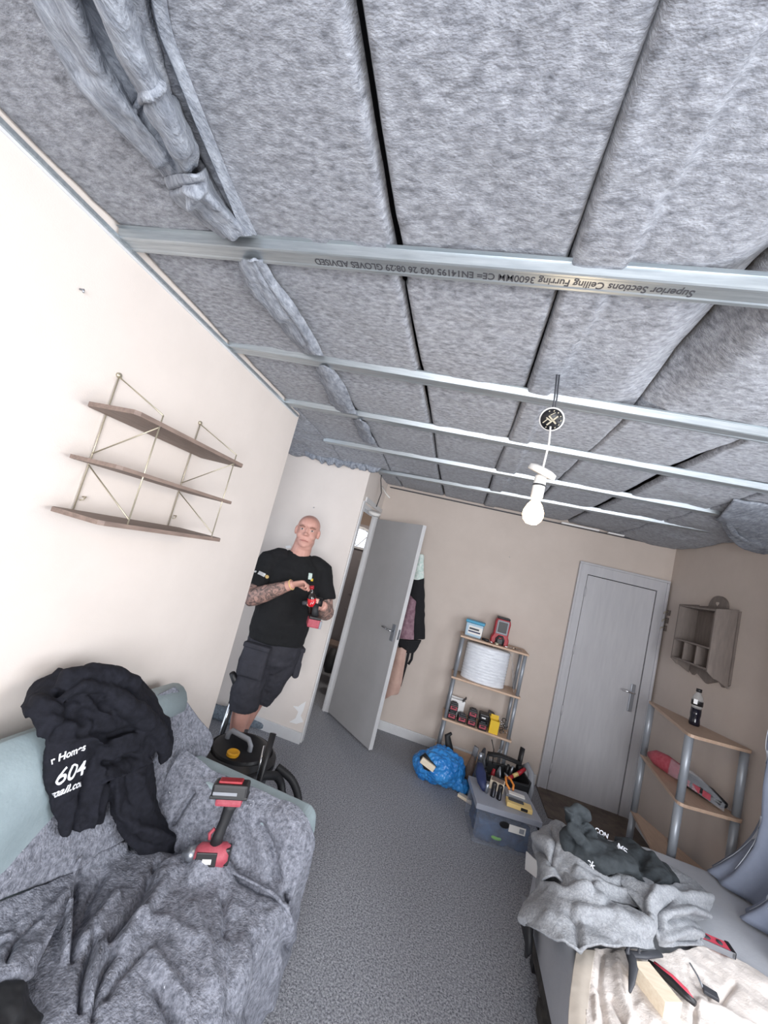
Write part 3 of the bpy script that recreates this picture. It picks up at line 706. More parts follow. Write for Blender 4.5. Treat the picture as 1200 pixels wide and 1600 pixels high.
# roll of wrap
t = wthing('film_roll', 'large white roll of plastic wrap filling the second tier of the unit', 'roll', (.435, 3.90, .778))
g = G(); prof = [(.04, 0)]
for k in range(40): prof.append((.200+.0025*math.sin(k*1.9)+.0015*math.sin(k*4.1), .004+k*.0082))
prof.append((.04, .332)); g.lathe(prof, Matrix.Translation((.425, 3.925, .778))@Matrix.Diagonal((1, .60, 1, 1)), 48).mk('wrap', 'white_film', t, True)
G().lathe([(.04, 0), (.04, .336), (.034, .336), (.034, 0)], Matrix.Translation((.425, 3.925, .778)), 24).mk('core', 'wood_dark', t, True)
o = cloth('loose_film', [[(.615, 3.82, 1.10), (.64, 3.80, 1.02), (.66, 3.80, .92), (.70, 3.81, .80)], [(.63, 3.88, 1.12), (.66, 3.86, 1.02), (.69, 3.86, .90), (.715, 3.87, .785)]], 12, 18, 'clear_film', t, wob=[(25, .012)], thick=.001)
# batteries
def battery(x, y, z, label, rz=0, m='red_dusty', sc=1.0):
    b = thing('power_tool_battery', label, 'battery', (x, y, z), rz, 'power tool batteries on the third shelf')
    box('case', (0, 0, .030), (.074, .09, .060), 'black_plastic', b, bev=.006)
    box('red_face', (0, -.046, .030), (.060, .006, .030), m, b, bev=.003)
    box('rail_slot', (0, -.049, .036), (.034, .004, .012), 'black_plastic', b, bev=.001)
    box('terminal_block', (0, .0, .065), (.045, .06, .010), 'dark_grey', b, bev=.002)
    return b
z3 = .405
battery(.225, 3.86, z3, 'lower red and black battery at the left end of the third shelf')
battery(.228, 3.865, z3+.0705, 'upper red and black battery at the left end of the third shelf')
battery(.315, 3.86, z3, 'single black battery with pink face, second stack from the left', .1)
battery(.405, 3.855, z3, 'lower red-faced battery in the middle stack of the third shelf')
battery(.405, 3.862, z3+.0705, 'upper red-faced battery in the middle stack of the third shelf', -.05)
battery(.500, 3.845, z3, 'red-faced battery under the black charger beside the yellow box', .05)
t = wthing('battery_charger', 'black battery charger behind the yellow box on the third shelf', 'charger', (.53, 3.93, z3+.07))
box('charger_body', (.505, 3.88, z3+.100), (.085, .10, .055), 'black_plastic', t, bev=.010); box('charger_label', (.50, 3.828, z3+.098), (.035, .003, .010), 'paint_white', t)
G().prism([(.54, z3+.0), (.64, z3), (.64, z3+.08), (.60, z3+.125), (.55, z3+.135)], 3.93, 4.0, 'y').mk('charger_back', 'dark_grey', t)
t = wthing('open_box', 'white open cardboard box behind the left batteries on the third shelf', 'box', (.25, 3.98, z3))
g = G(); g.box((.25, 3.935, z3+.075), (.15, .004, .15)); g.box((.25, 4.015, z3+.075), (.15, .004, .15)); g.box((.177, 3.975, z3+.075), (.004, .08, .15)); g.box((.323, 3.975, z3+.075), (.004, .08, .15)); g.mk('carton', 'paint_white', t)
box('flap', (.315, 3.95, z3+.165), (.004, .07, .05), 'dark_grey', t, rot=(0, .6, 0)); box('contents', (.25, 3.975, z3+.06), (.13, .07, .11), 'dark_grey', t)
t = wthing('yellow_box', 'bright yellow open carton at the front of the third shelf', 'box', (.607, 3.835, z3))
g = G(); cx, cy = .600, 3.850
for dx, dy, w, d in ((0, -.034, .078, .003), (0, .034, .078, .003), (-.0375, 0, .003, .068), (.0375, 0, .003, .068)): g.box((cx+dx, cy+dy, z3+.055), (w, d, .11))
g.box((cx, cy, z3+.002), (.078, .068, .004)); g.mk('carton', 'yellow', t)
box('flap', (cx-.045, cy-.0, z3+.125), (.003, .064, .035), 'yellow', t, rot=(0, -.5, 0)); box('flap', (cx, cy+.040, z3+.122), (.07, .003, .032), 'yellow', t, rot=(-.5, 0, 0))
t = wthing('metal_clips', 'tangle of chrome fittings at the right end of the third shelf', 'fittings', (.685, 3.87, z3))
for k in range(7):
    a = k*2.1; c = Vector((.685+.018*math.sin(a), 3.88+.02*math.cos(a), z3+.012+k*.017))
    G().tube([c+Vector((.018*math.cos(q*.7+a), .012*math.sin(q*.7), .014*math.sin(q*.7+a))) for q in range(8)], .0035, 6).mk('clip', 'chrome' if k % 2 else 'black_plastic', t, True)

# ================================================================== CORNER SHELF on the right
t = wthing('corner_shelf', 'three-tier triangular shelf unit with grey posts by the right wall', 'shelf unit', (1.7, 3.05, 0))
A_, B_, C_ = Vector((1.62, 3.50, 0)), Vector((1.872, 2.86, 0)), Vector((1.53, 2.80, 0))
ctr = (A_+B_+C_)/3
def tri(k=0):
    out = []
    for P, Q, R in ((A_, B_, C_), (B_, C_, A_), (C_, A_, B_)):
        P2 = P+(P-ctr).normalized()*.035
        d1 = (R-P).normalized(); d2 = (Q-P).normalized()
        a = P2+d1*.05; b = P2+d2*.05
        for u in (0, .25, .5, .75, 1): out.append(((1-u)**2*a+2*u*(1-u)*P2+u*u*b))
    return [(p.x, p.y) for p in out]
TR = tri()
for z in (.32, .725, 1.115): G().prism(TR, z-.018, z).mk('shelf_board', 'birch', t)
H_ = (A_+B_)/2+Vector((-.02, -.0, 0))
for P, nm in ((A_, ''), (B_, ''), (C_, ''), (H_, '')):
    g = G(); q = P*.95+ctr*.05
    for a, b in ((0, .302), (.32, .707), (.725, 1.097)): g.tube([(q.x, q.y, a), (q.x, q.y, b)], .022 if P is not H_ else .018, 18)
    g.mk('post', 'post_grey', t, True)
# bottle on it
bt = at(1084, 1133, z=1.115); t = wthing('drink_bottle', 'clear plastic bottle half full of dark drink on the triangular shelf', 'bottle', tuple(bt))
T = Matrix.Translation(bt)@Matrix.Diagonal((.95, .95, .95, 1))
G().lathe([(.001, .115), (.030, .115), (.030, .125), (.033, .14), (.033, .165), (.030, .19), (.018, .215), (.013, .222), (.013, .228), (.001, .228)], T, 24).mk('bottle_neck', 'clear_bottle', t, True)
G().lathe([(.001, 0), (.028, 0), (.032, .010), (.031, .03), (.028, .05), (.031, .075), (.030, .115), (.001, .115)], T, 24).mk('dark_drink', 'purple_drink', t, True)
G().lathe([(.001, .226), (.017, .226), (.017, .247), (.001, .247)], T, 20).mk('cap', 'black_plastic', t, True)
g = G(); g.lathe([(.0335, .135), (.0338, .165), (.0330, .168), (.0325, .135)], T, 24).mk('label', 'black_plastic', t, True)
q = bt+(CAMP-bt).normalized()*.0315; box('label_patch', q+Vector((-.010, 0, .148)), (.020, .004, .030), 'paint_white', t, rot=(0, 0, -.6))
# sports bag / red bagged item on the middle tier
p0 = at(1022, 1197, z=.79); p1 = at(1128, 1243, z=.80)
p0 = Vector((1.60, 3.34, .80)); p1 = Vector((1.79, 2.84, .80))
t = wthing('tool_bag', 'red and black tool wrapped in clear packaging on the middle shelf', 'packaged tool', (1.69, 3.0, .725))
dd = (p1-p0)
pt = lambda u, s_, z: Vector((1.605+.20*u+s_*.9, 3.36-.50*u+s_*.35, .725+z))
g = G(); g.tube([pt(.0, 0, .05), pt(.10, 0, .055), pt(.25, 0, .06), pt(.42, 0, .055), pt(.5, 0, .045)], [(.02, .02), (.05, .035), (.056, .045), (.05, .045), (.03, .03)], 16, flat=(0, 0, 1)); o = g.mk('red_casing', 'red_dusty', t, True)
g = G(); g.tube([pt(.5, 0, .045), pt(.6, 0, .045), pt(.8, 0, .042), pt(.97, 0, .035)], [(.042, .045), (.044, .058), (.040, .055), (.02, .03)], 16, flat=(0, 0, 1)); g.mk('black_casing', 'black_plastic', t, True)
for k, u in enumerate((.62, .74, .86)): box('pink_print', pt(u, -.052, .045)+Vector((-.004, 0, 0)), (.006, .045, .035), 'red_dusty', t, rot=(0, 0, math.atan2(-.5, .2)+math.pi/2))
cloth('clear_sleeve', [[pt(.38, -.055, .02), pt(.6, -.068, .03), pt(.8, -.06, .025), pt(1.02, -.03, .01)], [pt(.36, -.03, .115), pt(.6, -.03, .115), pt(.8, -.03, .10), pt(1.0, -.01, .045)], [pt(.38, .05, .02), pt(.6, .05, .02), pt(.8, .045, .02), pt(1.02, .03, .01)]], 20, 20, 'clear_film', t, wob=[(24, .010)], thick=.001)

# curtain at the far side of the window
nu, nv = 70, 60; P = []; 
for i in range(nu):
    u = i/(nu-1); z = .468+u*1.80
    for j in range(nv):
        v = j/(nv-1)
        y = (2.66 if z > .9 else 2.66+.10*(1-(z-.46)/.44)**2)-v*(.72+.05*math.sin(z*3))
        flare = max(0, 1-(z-.46)/.5)
        x = 1.80+.05*math.sin(v*20+z*.8)*(1-.3*flare)+.018*math.sin(v*43+z*2)-flare**2*(.12+.05*math.sin(v*17))
        P.append((x, y, z))
P = np.array(P); P[:, 0] = np.minimum(P[:, 0]+.01*noise(P, 8, 3), 1.885)
F = [(i*nv+j, i*nv+j+1, (i+1)*nv+j+1, (i+1)*nv+j) for i in range(nu-1) for j in range(nv-1)]
t = thing('curtain', 'blue-grey curtain with pale leaf embroidery resting on the covered bed', 'curtain', (0, 0, 0)); t['_o'] = [1.8, 2.3, .468]; t.location = (1.8, 2.3, .468)
o = mk('curtain_cloth', P, F, 'curtain', t); o.modifiers.new('thickness', 'SOLIDIFY').thickness = .003
PP = P.reshape(nu, nv, 3)
def surf(u, v):
    i = min(max(u*(nu-1), 0), nu-1.001); j = min(max(v*(nv-1), 0), nv-1.001); a, b = int(i), int(j); fa, fb = i-a, j-b
    p = (PP[a, b]*(1-fa)*(1-fb)+PP[a+1, b]*fa*(1-fb)+PP[a, b+1]*(1-fa)*fb+PP[a+1, b+1]*fa*fb)
    return Vector(p)+Vector((-.0045, .001, .0005))
g = G()
for s_ in range(7):
    v0 = .05+s_*.125; u0 = .01+(s_ % 3)*.05
    prev = None; stem = []
    for k in range(40):
        u = u0+k*.022; v = v0+.022*math.sin(k*.35+s_)
        if u < .95: stem.append((u, v))
    pts = [surf(u, v) for u, v in stem]; g.tube(pts, .0016, 5)
    for k in range(2, len(stem)-2, 4):
        u, v = stem[k]; sd = 1 if (k//4) % 2 else -1
        V_ = []; m_ = 7
        for q in range(m_):
            w = q/(m_-1); hw = .016*math.sin(math.pi*w)**.8+.0005; cu = u+w*.040; cv = v+sd*w*.040
            V_ += [surf(cu-sd*0-hw*.6, cv+sd*hw*.8), surf(cu+hw*.6, cv-sd*hw*.8)]
        g.add(V_, [(2*q, 2*q+1, 2*q+3, 2*q+2) for q in range(m_-1)])
g.mk('leaf_embroidery', 'leaf_thread', t, True)

# ================================================================== SOFA
sy0, sy1 = -.25, 1.72
t = wthing('sofa', 'grey-green sofa along the left wall, mostly under grey moving blankets', 'sofa', (-.8, .75, 0))
BP, BN = Vector((-1.03, 0, .66)), Vector((.50, 0, .20))         # front plane of the backrest
g = G(); g.box((-.78, (sy0+sy1)/2, .17), (.80, sy1-sy0, .24), bev=.02); g.mk('sofa_base', 'leather', t)
for y in (sy0+.08, sy1-.08):
    for x in (-1.12, -.45): box('foot', (x, y, .027), (.06, .06, .054), 'black_plastic', t)
g = G(); g.prism([(-1.205, .28), (-.93, .28), (-.955, .50), (-1.02, .70), (-1.055, .80), (-1.10, .852), (-1.16, .866), (-1.205, .85)], sy0, sy1-.01, 'y')
o = g.mk('backrest', 'leather', t); o.modifiers.new('b', 'BEVEL').width = .03; o.modifiers[0].segments = 3
g = G(); g.prism([(-.96, .10), (-.345, .10), (-.335, .52), (-.345, .575), (-.375, .60), (-.93, .612), (-.96, .60)], 1.575, sy1+.015, 'y')
o = g.mk('armrest', 'leather', t); o.modifiers.new('b', 'BEVEL').width = .022; o.modifiers[0].segments = 3
g = G(); g.box((-.66, .65, .345), (.60, 1.78, .11), bev=.03); o = g.mk('seat_cushion', 'leather', t, True)
# plump back cushion top seen at the left
o = G().tube([(-1.11, -.2, .83), (-1.11, .5, .845), (-1.11, 1.0, .835), (-1.12, 1.4, .82), (-1.12, 1.68, .80)], [(.085, .075)]*5, 16, flat=(0, 0, 1)).mk('headrest_roll', 'leather', t, True)
o = cloth('back_cushion', [[(-1.09, .30, .92), (-1.09, .7, .93), (-1.095, 1.05, .925), (-1.10, 1.22, .89)], [(-1.03, .30, .87), (-1.025, .7, .88), (-1.03, 1.0, .87), (-1.06, 1.2, .84)],
     [(-.985, .3, .76), (-.98, .65, .76), (-.985, .95, .75), (-1.03, 1.15, .72)], [(-.98, .3, .60), (-.98, .6, .60), (-.985, .85, .60), (-1.0, 1.1, .58)]], 30, 30, 'leather', t,
     folds=[([(0, 1160), (60, 1140), (110, 1125)], 4, -.006)], wob=[(5, .01)], thick=.02)

# blanket over the backrest front
def bp(px, py, off): return at_plane(px, py, BP, BN, off)
rows = [[(-40, 1315), (0, 1288), (40, 1262), (75, 1238), (150, 1180), (205, 1120), (232, 1094), (273, 1073)],
        [(-40, 1345), (0, 1318), (50, 1290), (90, 1268), (160, 1215), (220, 1160), (255, 1122), (300, 1108)],
        [(-40, 1385), (0, 1360), (60, 1330), (105, 1308), (175, 1262), (240, 1205), (285, 1165), (330, 1148)],
        [(-40, 1430), (0, 1405), (65, 1382), (115, 1362), (190, 1315), (262, 1255), (300, 1215), (328, 1172)]]
offs = [[.012, .012, .012, .02, .03, .03, .03, .03], [.03]*8, [.03, .03, .03, .03, .03, .03, .03, .035], [.02, .02, .02, .02, .02, .03, .045, .05]]
rows = [[bp(a, b, o_) for (a, b), o_ in zip(r, q)] for r, q in zip(rows, offs)]
o = cloth('moving_blanket', rows, 70, 110, 'blanket', None, folds=[
    ([(0, 1372), (60, 1352), (110, 1330), (190, 1285)], 7, .006), ([(300, 1205), (255, 1262), (205, 1300)], 6, -.012), ([(236, 1262), (210, 1240)], 6, .008), ([(40, 1300), (120, 1250)], 14, .006)],
    wob=[(7, .010), (20, .004)], thick=.006)
tag(recenter(o), 'grey speckled moving blanket draped over the sofa backrest, flecked with white paint', 'blanket')
# flecks of filler near its right end
for i, (a, b, s_) in enumerate(((291, 1172, 5), (302, 1177, 4), (284, 1187, 4), (297, 1190, 4), (306, 1170, 3), (321, 1160, 3))):
    pass

# big blanket over seat, arm and front
Y_ = [.45, .80, 1.05, 1.25, 1.40, 1.475, 1.525, 1.565, 1.62]
C = []
for k, y in enumerate(Y_):
    if y < 1.45:
        zt_ = [.455, .46, .465, .46, .44][k]
        r = [(-1.00, y, .47), (-.93, y, zt_-.01), (-.80, y, zt_), (-.66, y, zt_+.01), (-.50, y, zt_+.012), (-.39, y, zt_), (-.335, y, zt_-.035), (-.315, y, .33), (-.305, y, .20), (-.30, y, .075)]
    else:
        z_ = {1.475: .415, 1.525: .50, 1.565: .60, 1.62: .640}[y]
        r = [(-.96, y, z_+.035), (-.92, y, z_+.025), (-.80, y, z_+.005), (-.66, y, z_), (-.50, y, z_), (-.40, y, z_-.002), (-.330, y, z_-.03-.03*(y-1.47)/.15), (-.310, y+.01, .36+.12*(y-1.47)/.13), (-.302, y+.03, .21), (-.298, y+.045, .10)]
    C.append(r)
folds = [
    ([(300, 1372), (330, 1368), (375, 1372), (410, 1392), (436, 1418), (446, 1462)], 9, .030),      # puffy rim
    ([(250, 1372), (285, 1362), (330, 1362)], 8, .015),
    ([(405, 1290), (425, 1330), (432, 1375)], 9, -.020), ([(380, 1300), (395, 1350)], 14, -.012),
    ([(170, 1465), (200, 1430), (228, 1385), (245, 1350)], 6, -.022), ([(190, 1480), (228, 1425), (255, 1385)], 8, .016),
    ([(108, 1360), (106, 1400), (103, 1450), (100, 1505)], 4, .026), ([(118, 1370), (116, 1440), (112, 1500)], 5, -.014),
    ([(60, 1420), (90, 1390), (150, 1350), (190, 1330)], 6, .018), ([(45, 1442), (70, 1420), (95, 1400)], 5, -.020),
    ([(125, 1580), (128, 1540), (137, 1500), (148, 1465)], 5, -.022), ([(146, 1590), (150, 1550), (165, 1510), (180, 1485)], 5, -.018), ([(140, 1570), (143, 1530), (152, 1500), (160, 1480)], 4, .014),
    ([(165, 1560), (185, 1525), (215, 1495), (228, 1485)], 6, -.014), ([(250, 1540), (270, 1570), (280, 1600)], 12, -.020), ([(235, 1500), (262, 1530), (285, 1560)], 10, .012),
    ([(180, 1400), (150, 1440), (130, 1480)], 7, .014), ([(125, 1440), (140, 1400), (160, 1370)], 7, -.014),
    ([(350, 1400), (356, 1430), (352, 1460)], 7, -.012), ([(300, 1420), (320, 1480), (330, 1540)], 10, .010), ([(370, 1430), (362, 1500), (358, 1580)], 10, -.010),
    ([(445, 1400), (452, 1440), (448, 1480)], 5, -.018), ([(425, 1430), (430, 1500), (415, 1570)], 8, .012), ([(400, 1460), (398, 1530), (385, 1590)], 7, -.012),
    ([(300, 1240), (285, 1262), (272, 1285)], 5, -.020), ([(325, 1215), (345, 1245), (350, 1290)], 20, -.012), ([(280, 1350), (240, 1360)], 7, .014),
    ([(215, 1440), (260, 1440), (300, 1470)], 10, .008), ([(40, 1500), (70, 1465), (100, 1440)], 6, .016), ([(30, 1480), (60, 1450)], 5, -.016)]
folds = [(p_, w_*1.05, a_*1.75) for p_, w_, a_ in folds]
o = cloth('moving_blanket', C, 230, 210, 'blanket', None, folds=folds, wob=[(6, .020), (16, .008)], thick=.006, facing=(.4, -.4, 1))
tag(recenter(o), 'grey moving blanket spread over the sofa seat, armrest and front', 'blanket')
# rumpled near blanket corner and black filler for the shaded gap, bottom left
rows = [[bp(-60, 1440, .03), bp(0, 1410, .03), bp(60, 1388, .03), bp(120, 1362, .03)],
        [at(-60, 1510, z=.53), at(0, 1478, z=.53), at(50, 1450, z=.52), at(100, 1425, z=.50)],
        [at(-60, 1550, z=.56), at(0, 1512, z=.56), at(42, 1490, z=.545), at(80, 1462, z=.52)],
        [at(-60, 1585, z=.53), at(0, 1550, z=.53), at(40, 1535, z=.52), at(52, 1520, z=.50)]]
o = cloth('moving_blanket', rows, 60, 60, 'blanket', None, folds=[([(0, 1470), (30, 1465), (60, 1445), (100, 1400)], 6, .014), ([(10, 1500), (22, 1470), (60, 1440)], 5, -.020), ([(0, 1492), (20, 1475)], 5, .012)], wob=[(10, .016), (26, .005)], thick=.007)
tag(recenter(o), 'rumpled grey blanket end hanging off the near part of the sofa', 'blanket')
t = wthing('dark_gap_fill', 'black lump in place of a shaded gap, with a red tab, at the near end of the sofa', 'bag', (-.68, .80, .46))
g = G(); g.tube([(-.97, .66, .50), (-.84, .76, .51), (-.72, .815, .505), (-.655, .84, .49)], [(.05, .09), (.06, .10), (.05, .09), (.02, .05)], 18, flat=(0, 0, 1)); o = g.mk('bag_or_gap_body', 'black_rubber', t, True); remesh(o, .007, 3, disp=[(.06, .03)])
box('red_tab', (-.668, .853, .512), (.005, .006, .008), 'red', t, bev=.002)

# ------------------------------------------------------------------ hoodie over the sofa back
def hp_(px, py, off): return at_plane(px, py, BP, BN, off)
def patch(g, rows, nu, nv, th, folds=(), wob=((20, .006),), seed=0):
    C = np.array([[tuple(p) for p in r] for r in rows], float); A = crom(C, nu); A = crom(A.transpose(1, 0, 2), nv).transpose(1, 0, 2)
    nn = np.cross(np.gradient(A, axis=0), np.gradient(A, axis=1)); nn /= np.linalg.norm(nn, axis=2, keepdims=True)+1e-9
    P = A.reshape(-1, 3); n_ = nn.reshape(-1, 3)
    if (n_@(np.array(CAMP)-P.mean(0))).mean() < 0: n_ = -n_
    d = np.zeros(len(P)); Q = pix(P)
    for poly, w, a in folds: d += 1.35*a*np.exp(-(seg_dist(Q, poly)/w)**2)
    for sc, am in wob: d += am*noise(P+seed*1.7, sc, seed)
    T_, B_2 = P+n_*(d+th/2)[:, None], P+n_*(d-th/2)[:, None]
    n = len(P); F = []
    q = [(i*nv+j, i*nv+j+1, (i+1)*nv+j+1, (i+1)*nv+j) for i in range(nu-1) for j in range(nv-1)]
    F += q+[tuple(k+n for k in f[::-1]) for f in q]
    bd = [i*nv for i in range(nu)]+[(nu-1)*nv+j for j in range(1, nv)]+[i*nv+nv-1 for i in range(nu-2, -1, -1)]+[j for j in range(nv-2, 0, -1)]
    F += [(bd[k], bd[(k+1) % len(bd)], bd[(k+1) % len(bd)]+n, bd[k]+n) for k in range(len(bd))]
    g.add(np.vstack([T_, B_2]), F)
g = G()
# shoulder / body mass across the top of the sofa
HF = [([(88, 1058), (130, 1100), (165, 1118)], 5, .014), ([(95, 1085), (100, 1120), (75, 1165)], 7, -.014), ([(165, 1075), (200, 1110), (235, 1145), (250, 1180)], 8, .020), ([(150, 1105), (160, 1085), (190, 1085)], 5, -.012),
      ([(70, 1120), (110, 1140), (145, 1170)], 8, .012), ([(120, 1150), (170, 1150), (225, 1130)], 6, -.016), ([(60, 1100), (90, 1110), (120, 1102)], 7, .012), ([(140, 1170), (180, 1160), (215, 1140)], 5, .016),
      ([(130, 1130), (132, 1160)], 6, .010), ([(180, 1090), (230, 1125), (262, 1150)], 6, -.010)]
patch(g, [[hp_(45, 1108, -.03), hp_(62, 1068, .0), hp_(110, 1052, .03), hp_(160, 1054, .03), hp_(206, 1060, .03), hp_(240, 1098, .03)],
          [hp_(36, 1112, .06), hp_(70, 1095, .09), hp_(120, 1085, .10), hp_(165, 1088, .11), hp_(212, 1085, .10), hp_(258, 1122, .07)],
          [hp_(50, 1122, .09), hp_(82, 1125, .12), hp_(125, 1128, .11), hp_(170, 1130, .12), hp_(220, 1125, .11), hp_(266, 1150, .07)],
          [hp_(60, 1142, .10), hp_(80, 1160, .12), hp_(120, 1162, .13), hp_(165, 1168, .10), hp_(215, 1160, .09), hp_(264, 1185, .05)]], 80, 80, .03, HF, ((14, .014), (34, .006)), 1)
# hood roll on top
g.tube([hp_(95, 1078, .10), hp_(105, 1060, .10), hp_(140, 1052, .11), hp_(180, 1056, .12), hp_(205, 1068, .12), hp_(207, 1088, .11)], [.02, .03, .032, .034, .034, .024], 14)
g.tube([hp_(98, 1092, .12), hp_(130, 1072, .14), hp_(170, 1076, .14), hp_(190, 1098, .13)], [.012, .018, .018, .012], 12)
# printed back panel hanging left
patch(g, [[hp_(70, 1158, .10), hp_(95, 1158, .12), hp_(125, 1162, .125), hp_(152, 1163, .11)],
          [hp_(68, 1205, .10), hp_(95, 1205, .112), hp_(122, 1205, .11), hp_(153, 1205, .095)],
          [hp_(75, 1245, .085), hp_(98, 1245, .09), hp_(125, 1245, .095), hp_(168, 1235, .07)],
          [hp_(94, 1300, .05), hp_(108, 1303, .06), hp_(130, 1296, .065), hp_(157, 1285, .055)]], 60, 50, .024,
      [([(114, 1302), (124, 1250), (130, 1215)], 4, -.024), ([(135, 1290), (140, 1250), (150, 1200)], 5, .018), ([(150, 1265), (160, 1230)], 5, .012), ([(126, 1290), (130, 1240), (138, 1190)], 4, -.014)], ((16, .003),), 2)
# middle bunch and pocket edge
patch(g, [[hp_(120, 1168, .09), hp_(160, 1160, .12), hp_(200, 1145, .13), hp_(235, 1150, .11)],
          [hp_(142, 1195, .09), hp_(172, 1188, .12), hp_(208, 1175, .12), hp_(240, 1170, .09)],
          [hp_(150, 1225, .07), hp_(168, 1215, .11), hp_(200, 1200, .10), hp_(222, 1190, .09)]], 50, 50, .025,
      [([(152, 1195), (180, 1192), (212, 1178)], 5, -.030), ([(145, 1200), (165, 1213), (200, 1203), (225, 1185)], 4, .020), ([(158, 1215), (150, 1250)], 5, .014)], ((20, .008),), 3)
# hanging sleeve down to the seat, cuff near the tool
patch(g, [[hp_(170, 1205, .08), hp_(192, 1198, .10), hp_(215, 1192, .10), hp_(234, 1192, .07)],
          [hp_(172, 1240, .06), hp_(193, 1240, .085), hp_(218, 1235, .085), hp_(238, 1235, .06)],
          [hp_(180, 1275, .05), hp_(202, 1272, .08), hp_(228, 1272, .08), hp_(243, 1272, .055)],
          [hp_(205, 1318, .055), hp_(215, 1295, .09), hp_(235, 1288, .09), hp_(258, 1292, .07)],
          [hp_(232, 1345, .07), hp_(245, 1325, .11), hp_(262, 1312, .11), hp_(278, 1316, .09)],
          [hp_(262, 1368, .10), hp_(272, 1352, .13), hp_(288, 1338, .13), hp_(300, 1330, .12)]], 90, 50, .035,
      [([(182, 1215), (186, 1260), (210, 1290), (260, 1318)], 4, .016), ([(196, 1210), (200, 1250)], 5, -.014), ([(208, 1300), (222, 1315), (250, 1325)], 5, -.014), ([(212, 1215), (225, 1260)], 6, .010), ([(243, 1352), (262, 1332), (276, 1320)], 2.5, -.008)], ((18, .006),), 4)
# second sleeve lying along the right side of the heap
g.tube([hp_(165, 1082, .13), hp_(195, 1100, .15), hp_(225, 1122, .14), hp_(248, 1145, .12), hp_(258, 1172, .10), hp_(256, 1188, .08)], [(.03, .03), (.034, .036), (.034, .038), (.03, .034), (.024, .028), (.014, .02)], 16, flat=BN)
hood = g.mk('hoodie_cloth', 'hoodie_black', None, True); remesh(hood, .0055, 2, .5, [(.05, .016)])
t = wthing('hoodie', 'black hoodie with white lettering heaped over the sofa back', 'hoodie', tuple(hp_(140, 1200, .0)))
V = np.array([v.co for v in hood.data.vertices])-np.array(t['_o']); hood.data.vertices.foreach_set('co', V.ravel()); hood.data.update(); hood.parent = t
def ht(body, px, py, size, off, a, right, name='print'):
    c = hp_(px, py, off); r = (hp_(right[0], right[1], off+a)-c).normalized(); n_ = (CAMP-c).normalized()
    n2 = (n_-r*n_.dot(r)).normalized(); u = n2.cross(r)
    decal(text_mesh(name, body, size, 'print_white', frame(c, r, u), t, 0, bold=.0008), hood, n2, .002)
ht('r Homes', 94, 1184, .026, .099, .0, (115, 1175))
ht('604', 97, 1214, .056, .090, .0, (116, 1206))
ht('mail.com', 98, 1236, .026, .088, .0, (117, 1228))

# ------------------------------------------------------------------ impact driver standing on its head
dp = at(322, 1352, z=.475)
t = thing('impact_driver', 'red cordless impact driver standing upside down on the sofa blanket', 'power tool', tuple(dp), 0)
a = 0
R_ = Matrix.Rotation(math.radians(20), 4, 'Z')@Matrix.Rotation(math.radians(-6), 4, 'Y')@Matrix.Rotation(math.radians(-14), 4, 'X')
def tp(g, name, m, smooth=False):
    o = g.mk(name, m, t, smooth); o.data.transform(R_); return o
# head: body along local x (nose towards -x), handle up
g = G(); g.tube([(-.045, 0, .032), (-.03, 0, .032), (.055, 0, .033), (.072, 0, .033)], [.022, .034, .036, .026], 20); tp(g, 'motor_housing', 'red_dusty', True)
g = G(); g.tube([(-.088, 0, .031), (-.075, 0, .031), (-.072, 0, .031), (-.045, 0, .031)], [.011, .012, .020, .026], 16); tp(g, 'nose', 'steel', True)
g = G(); g.box((.0, -.034, .030), (.07, .006, .040), bev=.003); g.box((.066, 0, .033), (.02, .05, .05), bev=.006); tp(g, 'grip_panel', 'black_plastic')
g = G(); g.box((.004, -.038, .026), (.030, .003, .014)); tp(g, 'rating_label', 'paint_white')
g = G(); g.tube([(.018, 0, .06), (.022, 0, .09), (.032, 0, .13), (.040, 0, .17), (.044, 0, .190)], [(.022, .019), (.019, .017), (.018, .016), (.021, .018), (.027, .022)], 18, flat=(1, 0, 0)); tp(g, 'handle', 'black_rubber', True)
g = G(); g.tube([(-.006, 0, .075), (-.010, 0, .092), (.004, 0, .108)], [.006, .007, .006], 8); tp(g, 'trigger', 'red_dusty', True)
g = G(); g.box((.036, 0, .197), (.094, .062, .026), bev=.009); tp(g, 'handle_base', 'red_dusty')
g = G(); g.box((.034, 0, .232), (.128, .080, .048), bev=.009); g.box((.034, -.002, .214), (.134, .076, .010), bev=.003); tp(g, 'battery', 'black_plastic')
g = G(); g.box((.030, 0, .258), (.085, .050, .010), bev=.010); tp(g, 'battery_badge', 'red')
g = G(); g.box((.02, -.0415, .228), (.085, .002, .010)); tp(g, 'battery_print', 'grey_plastic')

# ================================================================== BED on the right
bx0, bx1, by0, by1 = .69, 1.875, .6, 2.72
t = wthing('bed', 'low bed with pale grey cover under dust sheets by the right wall', 'bed', (1.28, 1.66, 0))
g = G(); g.prism([(bx0+.01, by0), (bx1-.01, by0), (bx1-.01, 2.70), (1.36, 2.72), (.98, 2.60), (.81, 2.48), (bx0+.01, 2.28)], .10, .17); g.mk('bed_base', 'bed_base', t)
g = G(); g.box((bx0+.012, 1.28, .085), (.03, 1.36, .05)); g.mk('base_rail', 'bed_base', t)
for x in (bx0+.06, bx1-.06):
    for y in (by0+.06, by1-.50): box('leg', (x, y, .04), (.05, .05, .08), 'black_plastic', t)
g = G(); g.prism([(bx0-.005, by0), (bx1+.003, by0), (bx1+.003, 2.72), (1.36, 2.74), (.98, 2.62), (.80, 2.50), (bx0-.005, 2.30)], .165, .455); o = g.mk('mattress_cover', 'bed_cover', t, True); q_ = o.modifiers.new('s', 'BEVEL'); q_.width = .03; q_.segments = 4
zb = .458
